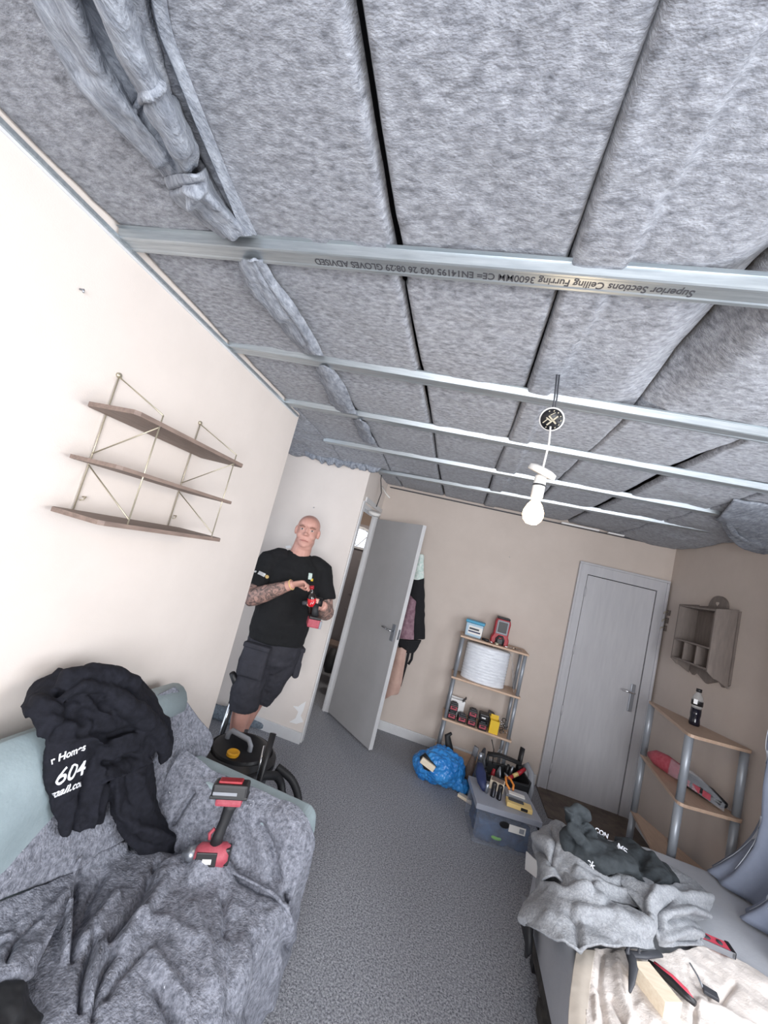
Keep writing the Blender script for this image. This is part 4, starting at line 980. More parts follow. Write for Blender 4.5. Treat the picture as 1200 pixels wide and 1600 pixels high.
P2 = lambda a, b, z=zb: at(a, b, z=z)
rows = [[P2(1120, 1640, .46), P2(1160, 1640, .46), P2(1230, 1650, .462), P2(1300, 1640, .462)],]
# white dust sheet (upper part, across to the right)
rows = [[P2(928, 1482, .470), P2(985, 1484, .478), P2(1050, 1490, .482), P2(1105, 1478, .478), P2(1150, 1500, .470), P2(1230, 1545, .466)],
        [P2(922, 1520, .470), P2(985, 1525, .480), P2(1050, 1535, .480), P2(1105, 1540, .480), P2(1160, 1550, .474), P2(1250, 1600, .466)],
        [P2(916, 1565, .472), P2(985, 1572, .480), P2(1050, 1590, .482), P2(1110, 1595, .480), P2(1170, 1605, .474), P2(1270, 1660, .466)],
        [P2(915, 1640, .470), P2(985, 1660, .480), P2(1060, 1670, .480), P2(1130, 1680, .478), P2(1200, 1690, .474), P2(1300, 1720, .466)]]
o = cloth('dust_sheet', rows, 130, 150, 'dust_sheet', None, folds=[
    ([(940, 1490), (935, 1540), (945, 1600)], 5, -.014), ([(965, 1495), (970, 1550), (985, 1600)], 8, .016), ([(955, 1560), (975, 1600)], 4, -.012), ([(930, 1560), (932, 1600)], 4, .010),
    ([(1145, 1540), (1130, 1560), (1110, 1565)], 6, -.018), ([(1125, 1565), (1160, 1590), (1200, 1600)], 7, -.014), ([(1095, 1570), (1140, 1585), (1180, 1610)], 9, .016), ([(1085, 1575), (1084, 1600)], 5, -.016),
    ([(1060, 1490), (1090, 1520), (1110, 1550)], 8, .010), ([(1000, 1575), (1020, 1600)], 8, .012), ([(1140, 1500), (1190, 1540)], 10, .010)],
    wob=[(13, .008), (34, .004)], thick=.004, facing=(0, 0, 1))
tag(recenter(o), 'cream white dust sheet crumpled over the near part of the bed', 'dust sheet')
rows = [[P2(900, 1488, .468), P2(915, 1484, .474), P2(930, 1484, .474)], [P2(893, 1535, .468), P2(908, 1535, .476), P2(922, 1540, .476)], [P2(888, 1590, .468), P2(905, 1592, .476), P2(918, 1595, .476)], [P2(888, 1650, .468), P2(905, 1652, .476), P2(920, 1655, .476)]]
o = cloth('dust_sheet', rows, 60, 20, 'ivory', None, wob=[(10, .008)], thick=.004, facing=(0, 0, 1)); tag(recenter(o), 'beige sheet edge showing left of the cream dust sheet on the bed', 'dust sheet')

# grey blankets heaped on the bed
def bl(name, spec, m, label, folds, nu=90, nv=90, seed=0, wob=((8, .018), (24, .006)), th=.010):
    rows = [[P2(a, b, z) for a, b, z in r] for r in spec]
    o = cloth(name, rows, nu, nv, m, None, folds=[(p_, w_, a_*1.5) for p_, w_, a_ in folds], wob=wob, thick=th, seed=seed, facing=(-.1, -.3, 1)); return tag(recenter(o), label, 'blanket')
bl('moving_blanket', [
    [(852, 1292, .49), (868, 1280, .53), (880, 1290, .55), (905, 1320, .55), (935, 1350, .54)],
    [(832, 1320, .46), (852, 1305, .56), (875, 1318, .58), (910, 1345, .58), (950, 1368, .56)],
    [(838, 1352, .40), (848, 1342, .55), (872, 1350, .58), (915, 1368, .58), (985, 1395, .55)],
    [(842, 1395, .36), (850, 1375, .52), (878, 1372, .57), (930, 1395, .58), (1000, 1420, .54)]], 'blanket_light', 'light grey blanket ridge running beside the dark sweatshirt on the bed',
   [([(845, 1315), (880, 1325), (905, 1355), (945, 1375), (1010, 1390)], 8, .020), ([(840, 1330), (870, 1352), (890, 1385)], 6, -.018), ([(890, 1370), (930, 1400), (960, 1425)], 5, -.016), ([(860, 1295), (868, 1320), (860, 1350)], 4, -.014), ([(905, 1335), (925, 1360), (950, 1375)], 4, -.012), ([(900, 1365), (945, 1390), (1000, 1405)], 5, .014)], seed=1)
bl('moving_blanket', [
    [(850, 1372, .50), (890, 1368, .55), (925, 1385, .57), (950, 1410, .56), (985, 1430, .55), (1010, 1450, .52)],
    [(830, 1400, .44), (885, 1395, .55), (925, 1412, .58), (960, 1430, .57), (1000, 1450, .56), (1018, 1465, .53)],
    [(812, 1432, .42), (865, 1435, .52), (905, 1440, .55), (950, 1455, .56), (995, 1465, .55), (1022, 1478, .53)],
    [(815, 1440, .40), (845, 1458, .48), (890, 1474, .53), (935, 1477, .55), (985, 1480, .54), (1025, 1484, .52)]], 'blanket_light', 'light grey blanket flap spreading to the left edge of the bed',
   [([(880, 1370), (905, 1395), (935, 1410)], 8, .016), ([(888, 1425), (900, 1440), (905, 1470)], 6, -.016), ([(905, 1425), (960, 1430), (1010, 1455)], 9, .014), ([(830, 1420), (870, 1400)], 14, .008), ([(850, 1385), (880, 1400), (920, 1402)], 5, .014), ([(920, 1440), (960, 1470)], 9, -.010), ([(930, 1390), (975, 1420), (1015, 1460)], 4, .014), ([(945, 1395), (985, 1422)], 4, -.014), ([(860, 1440), (880, 1470)], 8, .008)], seed=2)
bl('moving_blanket', [
    [(958, 1368, .56), (1000, 1370, .58), (1045, 1380, .55), (1075, 1380, .53), (1100, 1392, .50)],
    [(975, 1390, .57), (1015, 1392, .60), (1060, 1402, .57), (1095, 1402, .53), (1111, 1408, .50)],
    [(1000, 1418, .57), (1030, 1415, .60), (1065, 1420, .57), (1090, 1422, .53), (1108, 1424, .49)],
    [(1020, 1450, .55), (1040, 1445, .57), (1060, 1442, .55), (1080, 1440, .52), (1096, 1445, .49)],
    [(1030, 1478, .51), (1045, 1480, .52), (1065, 1478, .51), (1085, 1478, .50), (1098, 1478, .48)]], 'blanket_light', 'pale blanket folded over itself below the dark sweatshirt on the bed',
   [([(1018, 1445), (1015, 1415), (1028, 1395), (1060, 1398), (1105, 1405)], 6, .022), ([(1030, 1450), (1030, 1425), (1045, 1412)], 5, -.022), ([(960, 1370), (1000, 1385), (1020, 1395)], 6, .014), ([(1050, 1440), (1075, 1432), (1095, 1440)], 5, -.014), ([(1040, 1465), (1070, 1455), (1095, 1462)], 6, .012), ([(1035, 1385), (1070, 1395)], 8, -.010), ([(1050, 1425), (1080, 1420), (1100, 1428)], 4, .016), ([(1022, 1470), (1020, 1440)], 4, .014), ([(1060, 1470), (1085, 1470)], 4, -.010)], seed=3)
bl('moving_blanket', [
    [(1010, 1352, .475), (1040, 1360, .48), (1070, 1375, .48), (1095, 1392, .48)], [(1020, 1362, .51), (1050, 1372, .51), (1080, 1388, .51), (1112, 1408, .49)], [(1030, 1385, .50), (1060, 1395, .50), (1085, 1405, .50), (1108, 1420, .485)]],
   'blanket_light', 'thin pale blanket edge curling beyond the dark sweatshirt towards the curtain', [([(1040, 1362), (1080, 1382), (1110, 1405)], 4, .012)], 40, 50, 5)
rows = [[P2(985, 1430, .50), P2(1000, 1440, .50), P2(1012, 1455, .50)], [P2(930, 1385, .53), P2(965, 1405, .53), P2(1000, 1425, .53)], [P2(925, 1378, .52), P2(960, 1385, .52), P2(985, 1400, .52)]]
o = cloth('dark_cloth', rows, 20, 30, 'bed_base', None, wob=[(30, .01)], thick=.005, facing=(0, 0, 1)); tag(recenter(o), 'strip of dark patterned cloth showing between the grey blankets on the bed', 'cloth')
# cover hanging at the far left corner and card pieces under the blanket
for i, (q, lb) in enumerate(([[(822, 1330), (838, 1345), (842, 1375), (820, 1358)], 'white card corner sticking out under the blanket at the bed\'s left side'],
                            [[(815, 1398), (832, 1408), (834, 1440), (818, 1432)], 'grey card corner lower down at the bed\'s left side'])):
    P = [at(a, b, x=.655) for a, b in q]; V = P+[p+Vector((.006, 0, 0)) for p in P]
    tag(recenter(mk('card_sheet', V, [(0, 1, 2, 3), (7, 6, 5, 4), (0, 4, 5, 1), (1, 5, 6, 2), (2, 6, 7, 3), (3, 7, 4, 0)], 'paint_white' if i == 0 else 'grey_plastic', None, False)), lb, 'card')
# dark bag hanging at the bed corner
g = G(); g.tube([at(820, 1430, x=.64), at(825, 1455, x=.64), at(826, 1480, x=.645), at(822, 1492, x=.65)], [(.02, .05), (.02, .045), (.015, .03), (.008, .012)], 12, flat=(1, 0, 0))
tag(recenter(g.mk('cloth_bag', 'black_rubber', None, True)), 'black bag corner hanging off the left edge of the bed under the blanket', 'bag')

# charcoal sweatshirt
g = G()
ZS = [.60]
def bs(a, b, z): return at(a, b, z=z)
patch(g, [[bs(878, 1300, .58), bs(905, 1290, .62), bs(925, 1295, .60), bs(945, 1310, .56), bs(970, 1320, .52)],
          [bs(885, 1322, .60), bs(915, 1318, .64), bs(945, 1325, .62), bs(975, 1335, .58), bs(1000, 1335, .54)],
          [bs(895, 1338, .60), bs(930, 1342, .64), bs(970, 1350, .64), bs(1005, 1358, .60), bs(1030, 1355, .54)],
          [bs(920, 1352, .58), bs(955, 1362, .62), bs(990, 1368, .62), bs(1030, 1380, .58), bs(1052, 1385, .52)]], 80, 80, .03,
      [([(900, 1320), (950, 1332), (985, 1360)], 7, .016), ([(893, 1345), (930, 1365), (960, 1368)], 6, .012), ([(1000, 1350), (1010, 1365), (1020, 1375)], 8, -.030), ([(975, 1318), (1000, 1335), (1015, 1345)], 6, .016), ([(920, 1300), (950, 1315)], 6, -.012), ([(1020, 1350), (1040, 1375)], 6, .016)], ((18, .012), (40, .004)), 7)
g.tube([bs(888, 1330, .60), bs(884, 1305, .66), bs(895, 1295, .72), bs(905, 1310, .70), bs(915, 1318, .66), bs(925, 1300, .66), bs(910, 1285, .70)], [.026, .026, .028, .026, .022, .026, .02], 14)
g.tube([bs(905, 1308, .62), bs(895, 1282, .72), bs(888, 1265, .78), bs(902, 1262, .78), bs(914, 1275, .74)], [.03, .034, .022, .026, .03], 14)
g.tube([bs(1030, 1350, .52), bs(1044, 1372, .52), bs(1056, 1392, .50)], [(.02, .05), (.022, .055), (.012, .03)], 14, flat=(0, 0, 1))
g.tube([bs(962, 1312, .52), bs(985, 1318, .55), bs(1008, 1338, .54), bs(1022, 1352, .53)], [.018, .026, .026, .02], 12)
sw = g.mk('sweatshirt_cloth', 'hoodie_charcoal', None, True); remesh(sw, .006, 3, .5, [(.05, .015)])
o0 = bs(960, 1345, .47); t = wthing('sweatshirt', 'dark charcoal sweatshirt with white print heaped on the bed', 'sweatshirt', tuple(o0))
V = np.array([v.co for v in sw.data.vertices])-np.array(o0); sw.data.vertices.foreach_set('co', V.ravel()); sw.data.update(); sw.parent = t
for body, a, b, sz, r, z in (('BWR', 938, 1306, .040, (964, 1318), .655), ('CON', 953, 1309, .028, (976, 1322), .635), ('ME', 968, 1324, .034, (985, 1336), .615), ('ek', 920, 1346, .030, (936, 1362), .665)):
    c = bs(a, b, z); rr = (bs(r[0], r[1], z-.01)-c).normalized(); n_ = (CAMP-c).normalized(); n2 = (n_-rr*n_.dot(rr)).normalized()
    decal(text_mesh('print', body, sz, 'print_white', frame(c, rr, n2.cross(rr)), t, 0, bold=.0008), sw, n2, .002)

# tools on the bed
c0 = P2(1086, 1458, .50); c1 = P2(1142, 1487, .49)
t = thing('spirit_level', 'short red spirit level with silver face on the bed by the pale blanket', 'spirit level', tuple((c0+c1)/2), math.atan2((c1-c0).y, (c1-c0).x)); L = (c1-c0).length
box('level_body', (0, 0, 0), (L, .050, .018), 'pink_red', t, bev=.003); box('silver_side', (0, -.026, 0), (L, .004, .022), 'steel', t)
box('end_cap', (L/2-.004, 0, 0), (.016, .056, .024), 'black_plastic', t, bev=.003); box('end_cap', (-L/2+.004, 0, 0), (.016, .056, .024), 'black_plastic', t, bev=.003)
for x in (-.028, .022): G().lathe([(.001, .008), (.014, .008), (.014, .012), (.001, .012)], Matrix.Translation((x, 0, 0))@Matrix.Diagonal((1.3 if x < 0 else .7, .9, 1, 1)), 20).mk('vial_window', 'dark_grey', t, True)
c0 = P2(1012, 1503, .50); c1 = P2(1088, 1566, .50); d = c1-c0
t = thing('utility_knife', 'pink and black utility knife lying on the dust sheet beside the wood block', 'knife', tuple((c0+c1)/2), math.atan2(d.y, d.x)); L = d.length
G().tube([(-L/2, .0, 0), (-L*.3, .004, 0), (0, .0, .002), (L*.3, -.006, 0), (L/2, -.012, 0)], [(.008, .010), (.012, .017), (.013, .019), (.012, .018), (.008, .011)], 16, flat=(0, 0, 1)).mk('grip', 'black_plastic', t, True)
G().tube([(-L*.38, .008, .004), (0, .006, .007), (L*.3, -.001, .005), (L/2-.006, -.008, .002)], [(.010, .008), (.011, .012), (.010, .012), (.006, .007)], 12, flat=(0, 0, 1)).mk('pink_shell', 'pink_red', t, True)
g = G(); P_ = [P2(998, 1512, .475), P2(1032, 1512, .475), P2(1062, 1565, .475), P2(1040, 1590, .475), P2(1002, 1552, .475)]
P_ = [P2(1004, 1508, .500), P2(1024, 1508, .500), P2(1066, 1562, .495), P2(1042, 1588, .490), P2(1008, 1552, .495)]
V = P_+[p+Vector((0, 0, .045)) for p in P_]
c0 = P2(1010, 1540, .49); c1 = P2(1048, 1575, .49)
t0 = box('wood_block', P2(1024, 1545, .505), (.070, .125, .05), 'pine', None, .002, (0, 0, math.radians(24))); tag(recenter(t0), 'pale square-cut timber block on the cream dust sheet', 'wood block')
t = wthing('angle_bracket', 'black plastic clamp with a pointed leg lying on the dust sheet beside the wood block', 'clamp', tuple(P2(985, 1495, .49)))
G().tube([P2(984, 1488, .53), P2(990, 1510, .525), P2(987, 1535, .515), P2(984, 1550, .505)], [(.008, .017), (.008, .015), (.007, .010), (.005, .004)], 10, flat=(0, 0, 1)).mk('pointed_leg', 'dark_grey', t, True)
G().tube([P2(980, 1490, .53), P2(1005, 1493, .53), P2(1031, 1490, .525)], [(.007, .013)]*3, 10, flat=(0, 0, 1)).mk('cross_arm', 'dark_grey', t, True)
G().tube([P2(998, 1490, .535), P2(998, 1478, .535), P2(982, 1478, .535), P2(980, 1490, .535)], .006, 8).mk('clamp_loop', 'dark_grey', t, True)
t = wthing('scraper', 'small scraper with thin shaft and black head on the dust sheet', 'tool', tuple(P2(1095, 1535, .48)))
G().tube([P2(1078, 1505, .497), P2(1090, 1525, .497), P2(1098, 1543, .495)], .003, 8).mk('shaft', 'steel', t, True)
q = (P2(1098, 1543, .495)+P2(1122, 1560, .49))/2; d = P2(1122, 1560, .49)-P2(1098, 1543, .495)
box('head', q, (d.length, .030, .012), 'dark_grey', t, bev=.003, rot=(0, 0, math.atan2(d.y, d.x)))

# ================================================================== THE MAN
MX, MY, MA = -1.185, 2.80, math.radians(32)
man = thing('person', 'bald man in black t-shirt and dark work shorts standing in the alcove holding a bottle', 'person', (MX, MY, 0), MA)
def arm_tube(g, pts, r, n=14): g.tube(pts, r, n)
SH = 1.485
Relb, Rwri = Vector((-.285, -.10, 1.155)), Vector((-.035, -.285, 1.345))
Lelb, Lwri = Vector((.295, -.10, 1.16)), Vector((.200, -.295, 1.245))
g = G()
g.rings([((0, .01, .86), .165, .125), ((0, .0, .95), .185, .145), ((0, -.02, 1.05), .190, .160), ((0, -.015, 1.18), .19, .150), ((0, .0, 1.32), .200, .135), ((0, .01, 1.42), .190, .115), ((0, .015, 1.49), .13, .085), ((0, .01, 1.55), .068, .065)])
g.tube([(0, .02, 1.46), (0, .008, 1.53), (.004, -.008, 1.60), (.006, -.01, 1.66)], [.096, .078, .072, .068], 18)
# legs
LEG = {-1: [Vector(v) for v in ((-.095, 0, .92), (-.108, -.02, .72), (-.112, -.045, .50), (-.105, -.03, .38), (-.102, -.02, .30), (-.10, -.02, .18), (-.10, -.02, .09))],
       1: [Vector(v) for v in ((.095, 0, .92), (.090, .03, .72), (.040, .08, .50), (-.005, .13, .38), (-.02, .155, .30), (-.035, .165, .18), (-.04, .165, .09))]}
for s in (-1, 1):
    J = LEG[s]; g.tube(J, [.095, .082, .060, .064, .062, .045, .038], 18)
# arms
for sh, el, wr in ((Vector((-.205, .005, SH-.02)), Relb, Rwri), (Vector((.205, .005, SH-.02)), Lelb, Lwri)):
    d = wr-el
    g.tube([sh-Vector((0, 0, .012)), sh.lerp(el, .5), el.lerp(sh, .08), el], [.064, .060, .054, .050], 16)
    g.tube([el, el+d*.15, el+d*.4, el+d*.75, wr], [.052, .062, .060, .043, .031], 16)
def hand(g, w, d, pn, grip, scale=1.0, spread=.019):
    # w wrist, d palm direction, pn palm normal (towards held thing), side = finger-row direction
    d = Vector(d).normalized(); pn = (Vector(pn)-d*Vector(pn).dot(d)).normalized(); sd = d.cross(pn)
    g.tube([w, w+d*.030, w+d*.065, w+d*.088], [(.018, .026), (.019, .036), (.017, .042), (.012, .040)], 14, flat=pn)
    Ls = (.070, .080, .075, .060)
    for i in range(4):
        b = w+d*.080+sd*(spread*(1.5-i)); c = grip[i]; L = Ls[i]*scale; p = [b]; ang = 0; q = b.copy()
        for j, l in enumerate((.45, .32, .23)):
            ang += c*(.8 if j == 0 else 1.0); q = q+(d*math.cos(ang)+pn*math.sin(ang))*L*l; p.append(q.copy())
        g.tube(p, [.0095, .0090, .0085, .0070], 10)
    b = w+d*.025+sd*.030; g.tube([b, b+sd*.020+d*.022+pn*.012, b+sd*.014+d*.044+pn*.030, b+sd*.002+d*.060+pn*.042], [.013, .0115, .0105, .008], 10)
    return sd
hand(g, Rwri, (.72, -.35, .30), (.35, -.55, -.75), (.75, .80, .85, .9))
hand(g, Lwri, (-.62, -.55, .10), (-.75, .45, .15), (.85, .9, .95, 1.0))
# head
HC = Vector((.008, -.022, 1.722)); ht_ = Euler((0, .0, math.radians(-14))).to_matrix().to_4x4()
def H(x, y, z): return HC+(ht_@Vector((x*1.10, y*1.03, z*1.06)))
def hell(c, r, rot=(0, 0, 0)):
    R = ht_.to_3x3()@Euler(rot).to_matrix(); g.ell(H(*c), r, R.to_euler())
def hell(c, r, rot=(0, 0, 0)):
    R = ht_.to_3x3()@Euler(rot).to_matrix(); g.ell(H(*c), (r[0]*1.10, r[1]*1.03, r[2]*1.06), R.to_euler())
hell((0, .012, .036), (.078, .094, .082)); hell((0, -.006, -.015), (.070, .084, .086)); hell((0, -.014, -.056), (.064, .072, .066)); hell((0, -.030, -.090), (.046, .052, .040)); hell((0, .010, -.070), (.066, .068, .066))
hell((0, -.030, .050), (.064, .056, .056)); hell((0, -.006, -.112), (.058, .060, .040))
for s in (-1, 1):
    hell((s*.036, -.048, -.034), (.030, .032, .030)); hell((s*.078, .010, -.006), (.012, .020, .034), (0, 0, s*.3)); hell((s*.030, -.076, .028), (.032, .012, .008))
    hell((s*.013, -.092, -.026), (.009, .011, .008))
hell((0, -.084, -.002), (.011, .016, .032)); hell((0, -.100, -.022), (.014, .017, .012)); hell((0, -.070, -.066), (.028, .020, .009)); hell((0, -.068, -.078), (.024, .018, .009)); hell((0, -.066, -.104), (.022, .018, .014))
body = g.mk('body', 'skin', man, True); remesh(body, .0042, 9, .5)
# tattooed forearms: colour change inside the one body material
nt = K['skin'].node_tree; bs_ = nt.nodes['Principled BSDF']
src = bs_.inputs['Base Color'].links[0].from_socket
geo = nt.nodes.new('ShaderNodeTexCoord')
def blob(c, r):
    v = nt.nodes.new('ShaderNodeVectorMath'); v.operation = 'DISTANCE'; nt.links.new(geo.outputs['Object'], v.inputs[0]); v.inputs[1].default_value = c
    m_ = nt.nodes.new('ShaderNodeMath'); m_.operation = 'LESS_THAN'; nt.links.new(v.outputs['Value'], m_.inputs[0]); m_.inputs[1].default_value = r; return m_
ms = [blob(tuple(Relb.lerp(Rwri, .28)+Vector((0, 0, .0))), .175), blob(tuple(Lelb.lerp(Lwri, .25)), .155), blob(tuple(Relb.lerp(Rwri, .62)), .10)]
mx = ms[0]
for q in ms[1:]:
    a_ = nt.nodes.new('ShaderNodeMath'); a_.operation = 'MAXIMUM'; nt.links.new(mx.outputs[0], a_.inputs[0]); nt.links.new(q.outputs[0], a_.inputs[1]); mx = a_
wv = nt.nodes.new('ShaderNodeTexNoise'); wv.inputs['Scale'].default_value = 22; wv.inputs['Detail'].default_value = 3; wv.inputs['Distortion'].default_value = 2.2
nt.links.new(geo.outputs['Object'], wv.inputs['Vector'])
rp = nt.nodes.new('ShaderNodeValToRGB'); rp.color_ramp.elements[0].position = .40; rp.color_ramp.elements[1].position = .62
rp.color_ramp.elements[0].color = sr((98, 84, 80)); rp.color_ramp.elements[1].color = sr((178, 142, 130)); nt.links.new(wv.outputs['Fac'], rp.inputs[0])
mix = nt.nodes.new('ShaderNodeMix'); mix.data_type = 'RGBA'; nt.links.new(mx.outputs[0], mix.inputs[0]); nt.links.new(src, mix.inputs[6]); nt.links.new(rp.outputs[0], mix.inputs[7]); nt.links.new(mix.outputs[2], bs_.inputs['Base Color'])
for s in (-1, 1):
    G().ell(H(s*.034, -.0800, .008), (.0130, .007, .0070), (0, 0, math.radians(-14))).mk('eye', 'eye_white', man, True)
    G().ell(H(s*.034+.001, -.0862, .008), (.0058, .0025, .0058), (0, 0, math.radians(-14))).mk('iris', 'iris', man, True)
    G().tube([H(s*.016, -.091, .024), H(s*.034, -.092, .030), H(s*.056, -.078, .025)], [.0035, .0050, .003], 8).mk('eyebrow', 'brow', man, True)
G().tube([H(-.028, -.084, -.071), H(-.009, -.095, -.069), H(.009, -.095, -.069), H(.028, -.084, -.072)], [.0022, .0040, .0040, .0022], 8).mk('mouth', 'lip', man, True)
# t-shirt
g = G()
g.rings([((0, .005, .885), .205, .170), ((0, -.005, .96), .212, .180), ((0, -.018, 1.06), .212, .188), ((0, -.015, 1.18), .212, .175), ((0, .0, 1.32), .222, .158), ((0, .008, 1.41), .212, .140), ((0, .012, 1.475), .178, .115), ((0, .020, 1.512), .128, .098), ((0, .024, 1.538), .094, .084), ((0, .026, 1.548), .084, .076)])
for s, el in ((-1, Relb), (1, Lelb)):
    sh = Vector((s*.188, .005, SH-.045)); e2 = sh.lerp(el, .70)
    g.tube([Vector((s*.09, .012, SH-.005)), Vector((s*.15, .01, SH-.016)), Vector((s*.196, .005, SH-.030)), sh.lerp(el, .38), e2], [.074, .080, .086, .088, .091], 18)
ts = g.mk('t_shirt', 'tee', man, True); remesh(ts, .007, 4, .5, [(.12, .022), (.04, .006)])
# sleeve and chest prints
def pr(name, c, r, u, w, h, m, disc=False):
    T = frame(c, r, u); gg = G()
    if disc: gg.lathe([(.001, 0), (w, 0), (w, .002), (.001, .002)], T, 18)
    else: gg.box((0, 0, 0), (w, h, .003)); gg.V = [tuple(T@Vector(v)) for v in gg.V]
    return gg.mk(name, m, man)
sc_ = Vector((-.205, .005, SH-.035)).lerp(Relb, .44); ax = (Relb-Vector((-.195, .005, SH-.035))).normalized()
iv = Matrix.Rotation(-MA, 3, 'Z')@(CAMP-Vector((MX, MY, 1.3))); iv.z = 0; iv.normalize()
nrm = (iv-ax*iv.dot(ax)).normalized(); rt_ = ax.cross(nrm)*1
if rt_.dot(Vector((1, 0, 0))) < 0: rt_ = -rt_
pc = sc_+nrm*.087
SL = [pr('sleeve_logo', pc+rt_*.004, rt_, rt_.cross(nrm)*-1, .052, .026, 'paint_white'), pr('sleeve_badge', pc+rt_*.046, rt_, ax, .013, 0, 'yellow_pale', True)]
SL.append(pr('sleeve_badge', pc-rt_*.044, rt_, ax, .008, 0, 'white_plastic', True))
cc = Vector((.105, -.150, 1.405)); CL_ = [pr('chest_logo', cc, (1, .2, 0), (0, 0, 1), .030, .045, 'mint'), pr('chest_logo', cc+Vector((.018, .001, -.022)), (1, .2, 0), (0, 0, 1), .020, .018, 'yellow')]
for q in SL: decal(q, ts, Matrix.Rotation(MA, 3, 'Z')@nrm, .002)
for q in CL_: decal(q, ts, Matrix.Rotation(MA, 3, 'Z')@Vector((.2, -1, 0)), .002)
# shorts
g = G()
g.rings([((0, .01, .66), .10, .09), ((0, .01, .74), .19, .145), ((0, .008, .82), .20, .155), ((0, .005, .92), .196, .155)])
for s in (-1, 1):
    J = LEG[s]; zc_ = .40 if s < 0 else .435
    kk = J[2].lerp(J[3], (.50-zc_)/.12)
    g.tube([J[0]+Vector((0, 0, -.08)), J[1], J[1].lerp(J[2], .65), J[2], kk], [(.102, .118), (.114, .120), (.110, .112), (.106, .106), (.106, .104)], 20, flat=(1, 0, 0))
sh_ = g.mk('shorts', 'shorts', man, True); remesh(sh_, .007, 3, .5, [(.10, .026), (.035, .006)])
for s in (-1, 1):
    if s < 0: c, d_, rz_ = Vector((-.135, -.150, .755)), (.185, .05, .225), -.45
    else: c, d_, rz_ = Vector((.200, .02, .745)), (.04, .13, .22), .1
    g = G(); g.box(c, d_, (0, 0, rz_), .018); g.box(c+Vector((.0, -.012 if s < 0 else 0, -.045)), (d_[0]*.8+(.02 if s > 0 else 0), d_[1]*1.0, .11), (0, 0, rz_), .014)
    o = g.mk('holster_pocket', 'shorts', man, True); remesh(o, .006, 2)
    G().box(c+Vector((0, -.004, .105)), (d_[0]*1.05, d_[1]*1.1, .035), (0, 0, rz_), .010).mk('pocket_flap', 'shorts', man, True)
tagp = [(-.155, -.105, .60)]
pr('paint_spot', Vector((-.155, -.108, .585)), (.9, -.3, 0), (0, 0, 1), .009, 0, 'paint_white', True)
# boots and socks
for s in (-1, 1):
    f = Vector((LEG[s][-1].x, LEG[s][-1].y, 0)); sp = -.25 if s < 0 else .35
    F3 = Matrix.Rotation(sp*-1, 3, 'Z')
    V3 = lambda x, y, z: f+F3@Vector((x, y, z))
    G().tube([V3(0, .0, .17), V3(0, .0, .08)], [.047, .049], 16).mk('sock', 'dark_grey', man, True)
    g = G(); g.tube([V3(0, .04, .045), V3(0, -.03, .050), V3(0, -.13, .042), V3(0, -.20, .032)], [(.042, .038), (.048, .045), (.040, .050), (.026, .036)], 16, flat=(0, 0, 1)); g.tube([V3(0, .0, .13), V3(0, .0, .05)], [.050, .048], 16)
    o = g.mk('boot', 'black_rubber', man, True); remesh(o, .006, 2)
    box('sole', V3(0, -.08, .011), (.095, .285, .022), 'dark_grey', man, .008, (0, 0, -sp))
# bracelet
d = (Rwri-Relb).normalized(); T = frame(Rwri-d*.012, d.orthogonal(), d.cross(d.orthogonal()))
g = G(); pts = [T@Vector((.0345*math.cos(a), .0345*math.sin(a), 0)) for a in [2*math.pi*k/18 for k in range(19)]]; g.tube(pts, .0035, 8).mk('bracelet', 'yellow_pale', man, True)
# held things (world coordinates)
MW = Matrix.Translation((MX, MY, 0))@Matrix.Rotation(MA, 4, 'Z')
def mw(v): return MW@Vector(v)
hb = mw(Lwri+Vector((-.62, -.55, .10)).normalized()*.085+Vector((-.75, .45, .15)).normalized()*.028)
top = mw(Rwri+Vector((.72, -.35, .30)).normalized()*.125+Vector((.35, -.55, -.75)).normalized()*.03)
ax_ = (top-hb).normalized()
base = hb-ax_*.085
t = thing('cola_bottle', 'small dark cola bottle with red label held in the man\'s hands', 'bottle', tuple(base)); Tm = frame((0, 0, 0), ax_.orthogonal(), ax_.cross(ax_.orthogonal()))
if (Tm.to_3x3()@Vector((0, 0, 1))).dot(ax_) < 0: Tm = Tm@Euler((math.pi, 0, 0)).to_matrix().to_4x4()
Lb = max((top-base).length, .2)
G().lathe([(.001, 0), (.026, 0), (.029, .008), (.028, .06), (.029, .10), (.026, .135), (.015, Lb-.055), (.012, Lb-.03), (.012, Lb-.012)], Tm, 24).mk('glass', 'cola', t, True)
G().lathe([(.0290, .062), (.0300, .063), (.0300, .112), (.0285, .114)], Tm, 24).mk('label', 'cola_red', t, True)
G().lathe([(.001, Lb-.022), (.0145, Lb-.022), (.0145, Lb), (.001, Lb)], Tm, 20).mk('cap', 'red', t, True)
n3 = (CAMP-base).normalized(); n3 = (n3-ax_*n3.dot(ax_)).normalized(); s3 = ax_.cross(n3)
G().tube([s3*-.012+ax_*.078+n3*.030, s3*-.004+ax_*.094+n3*.0315, s3*.004+ax_*.082+n3*.0315, s3*.012+ax_*.098+n3*.030], .0022, 6).mk('label_swash', 'paint_white', t, True)
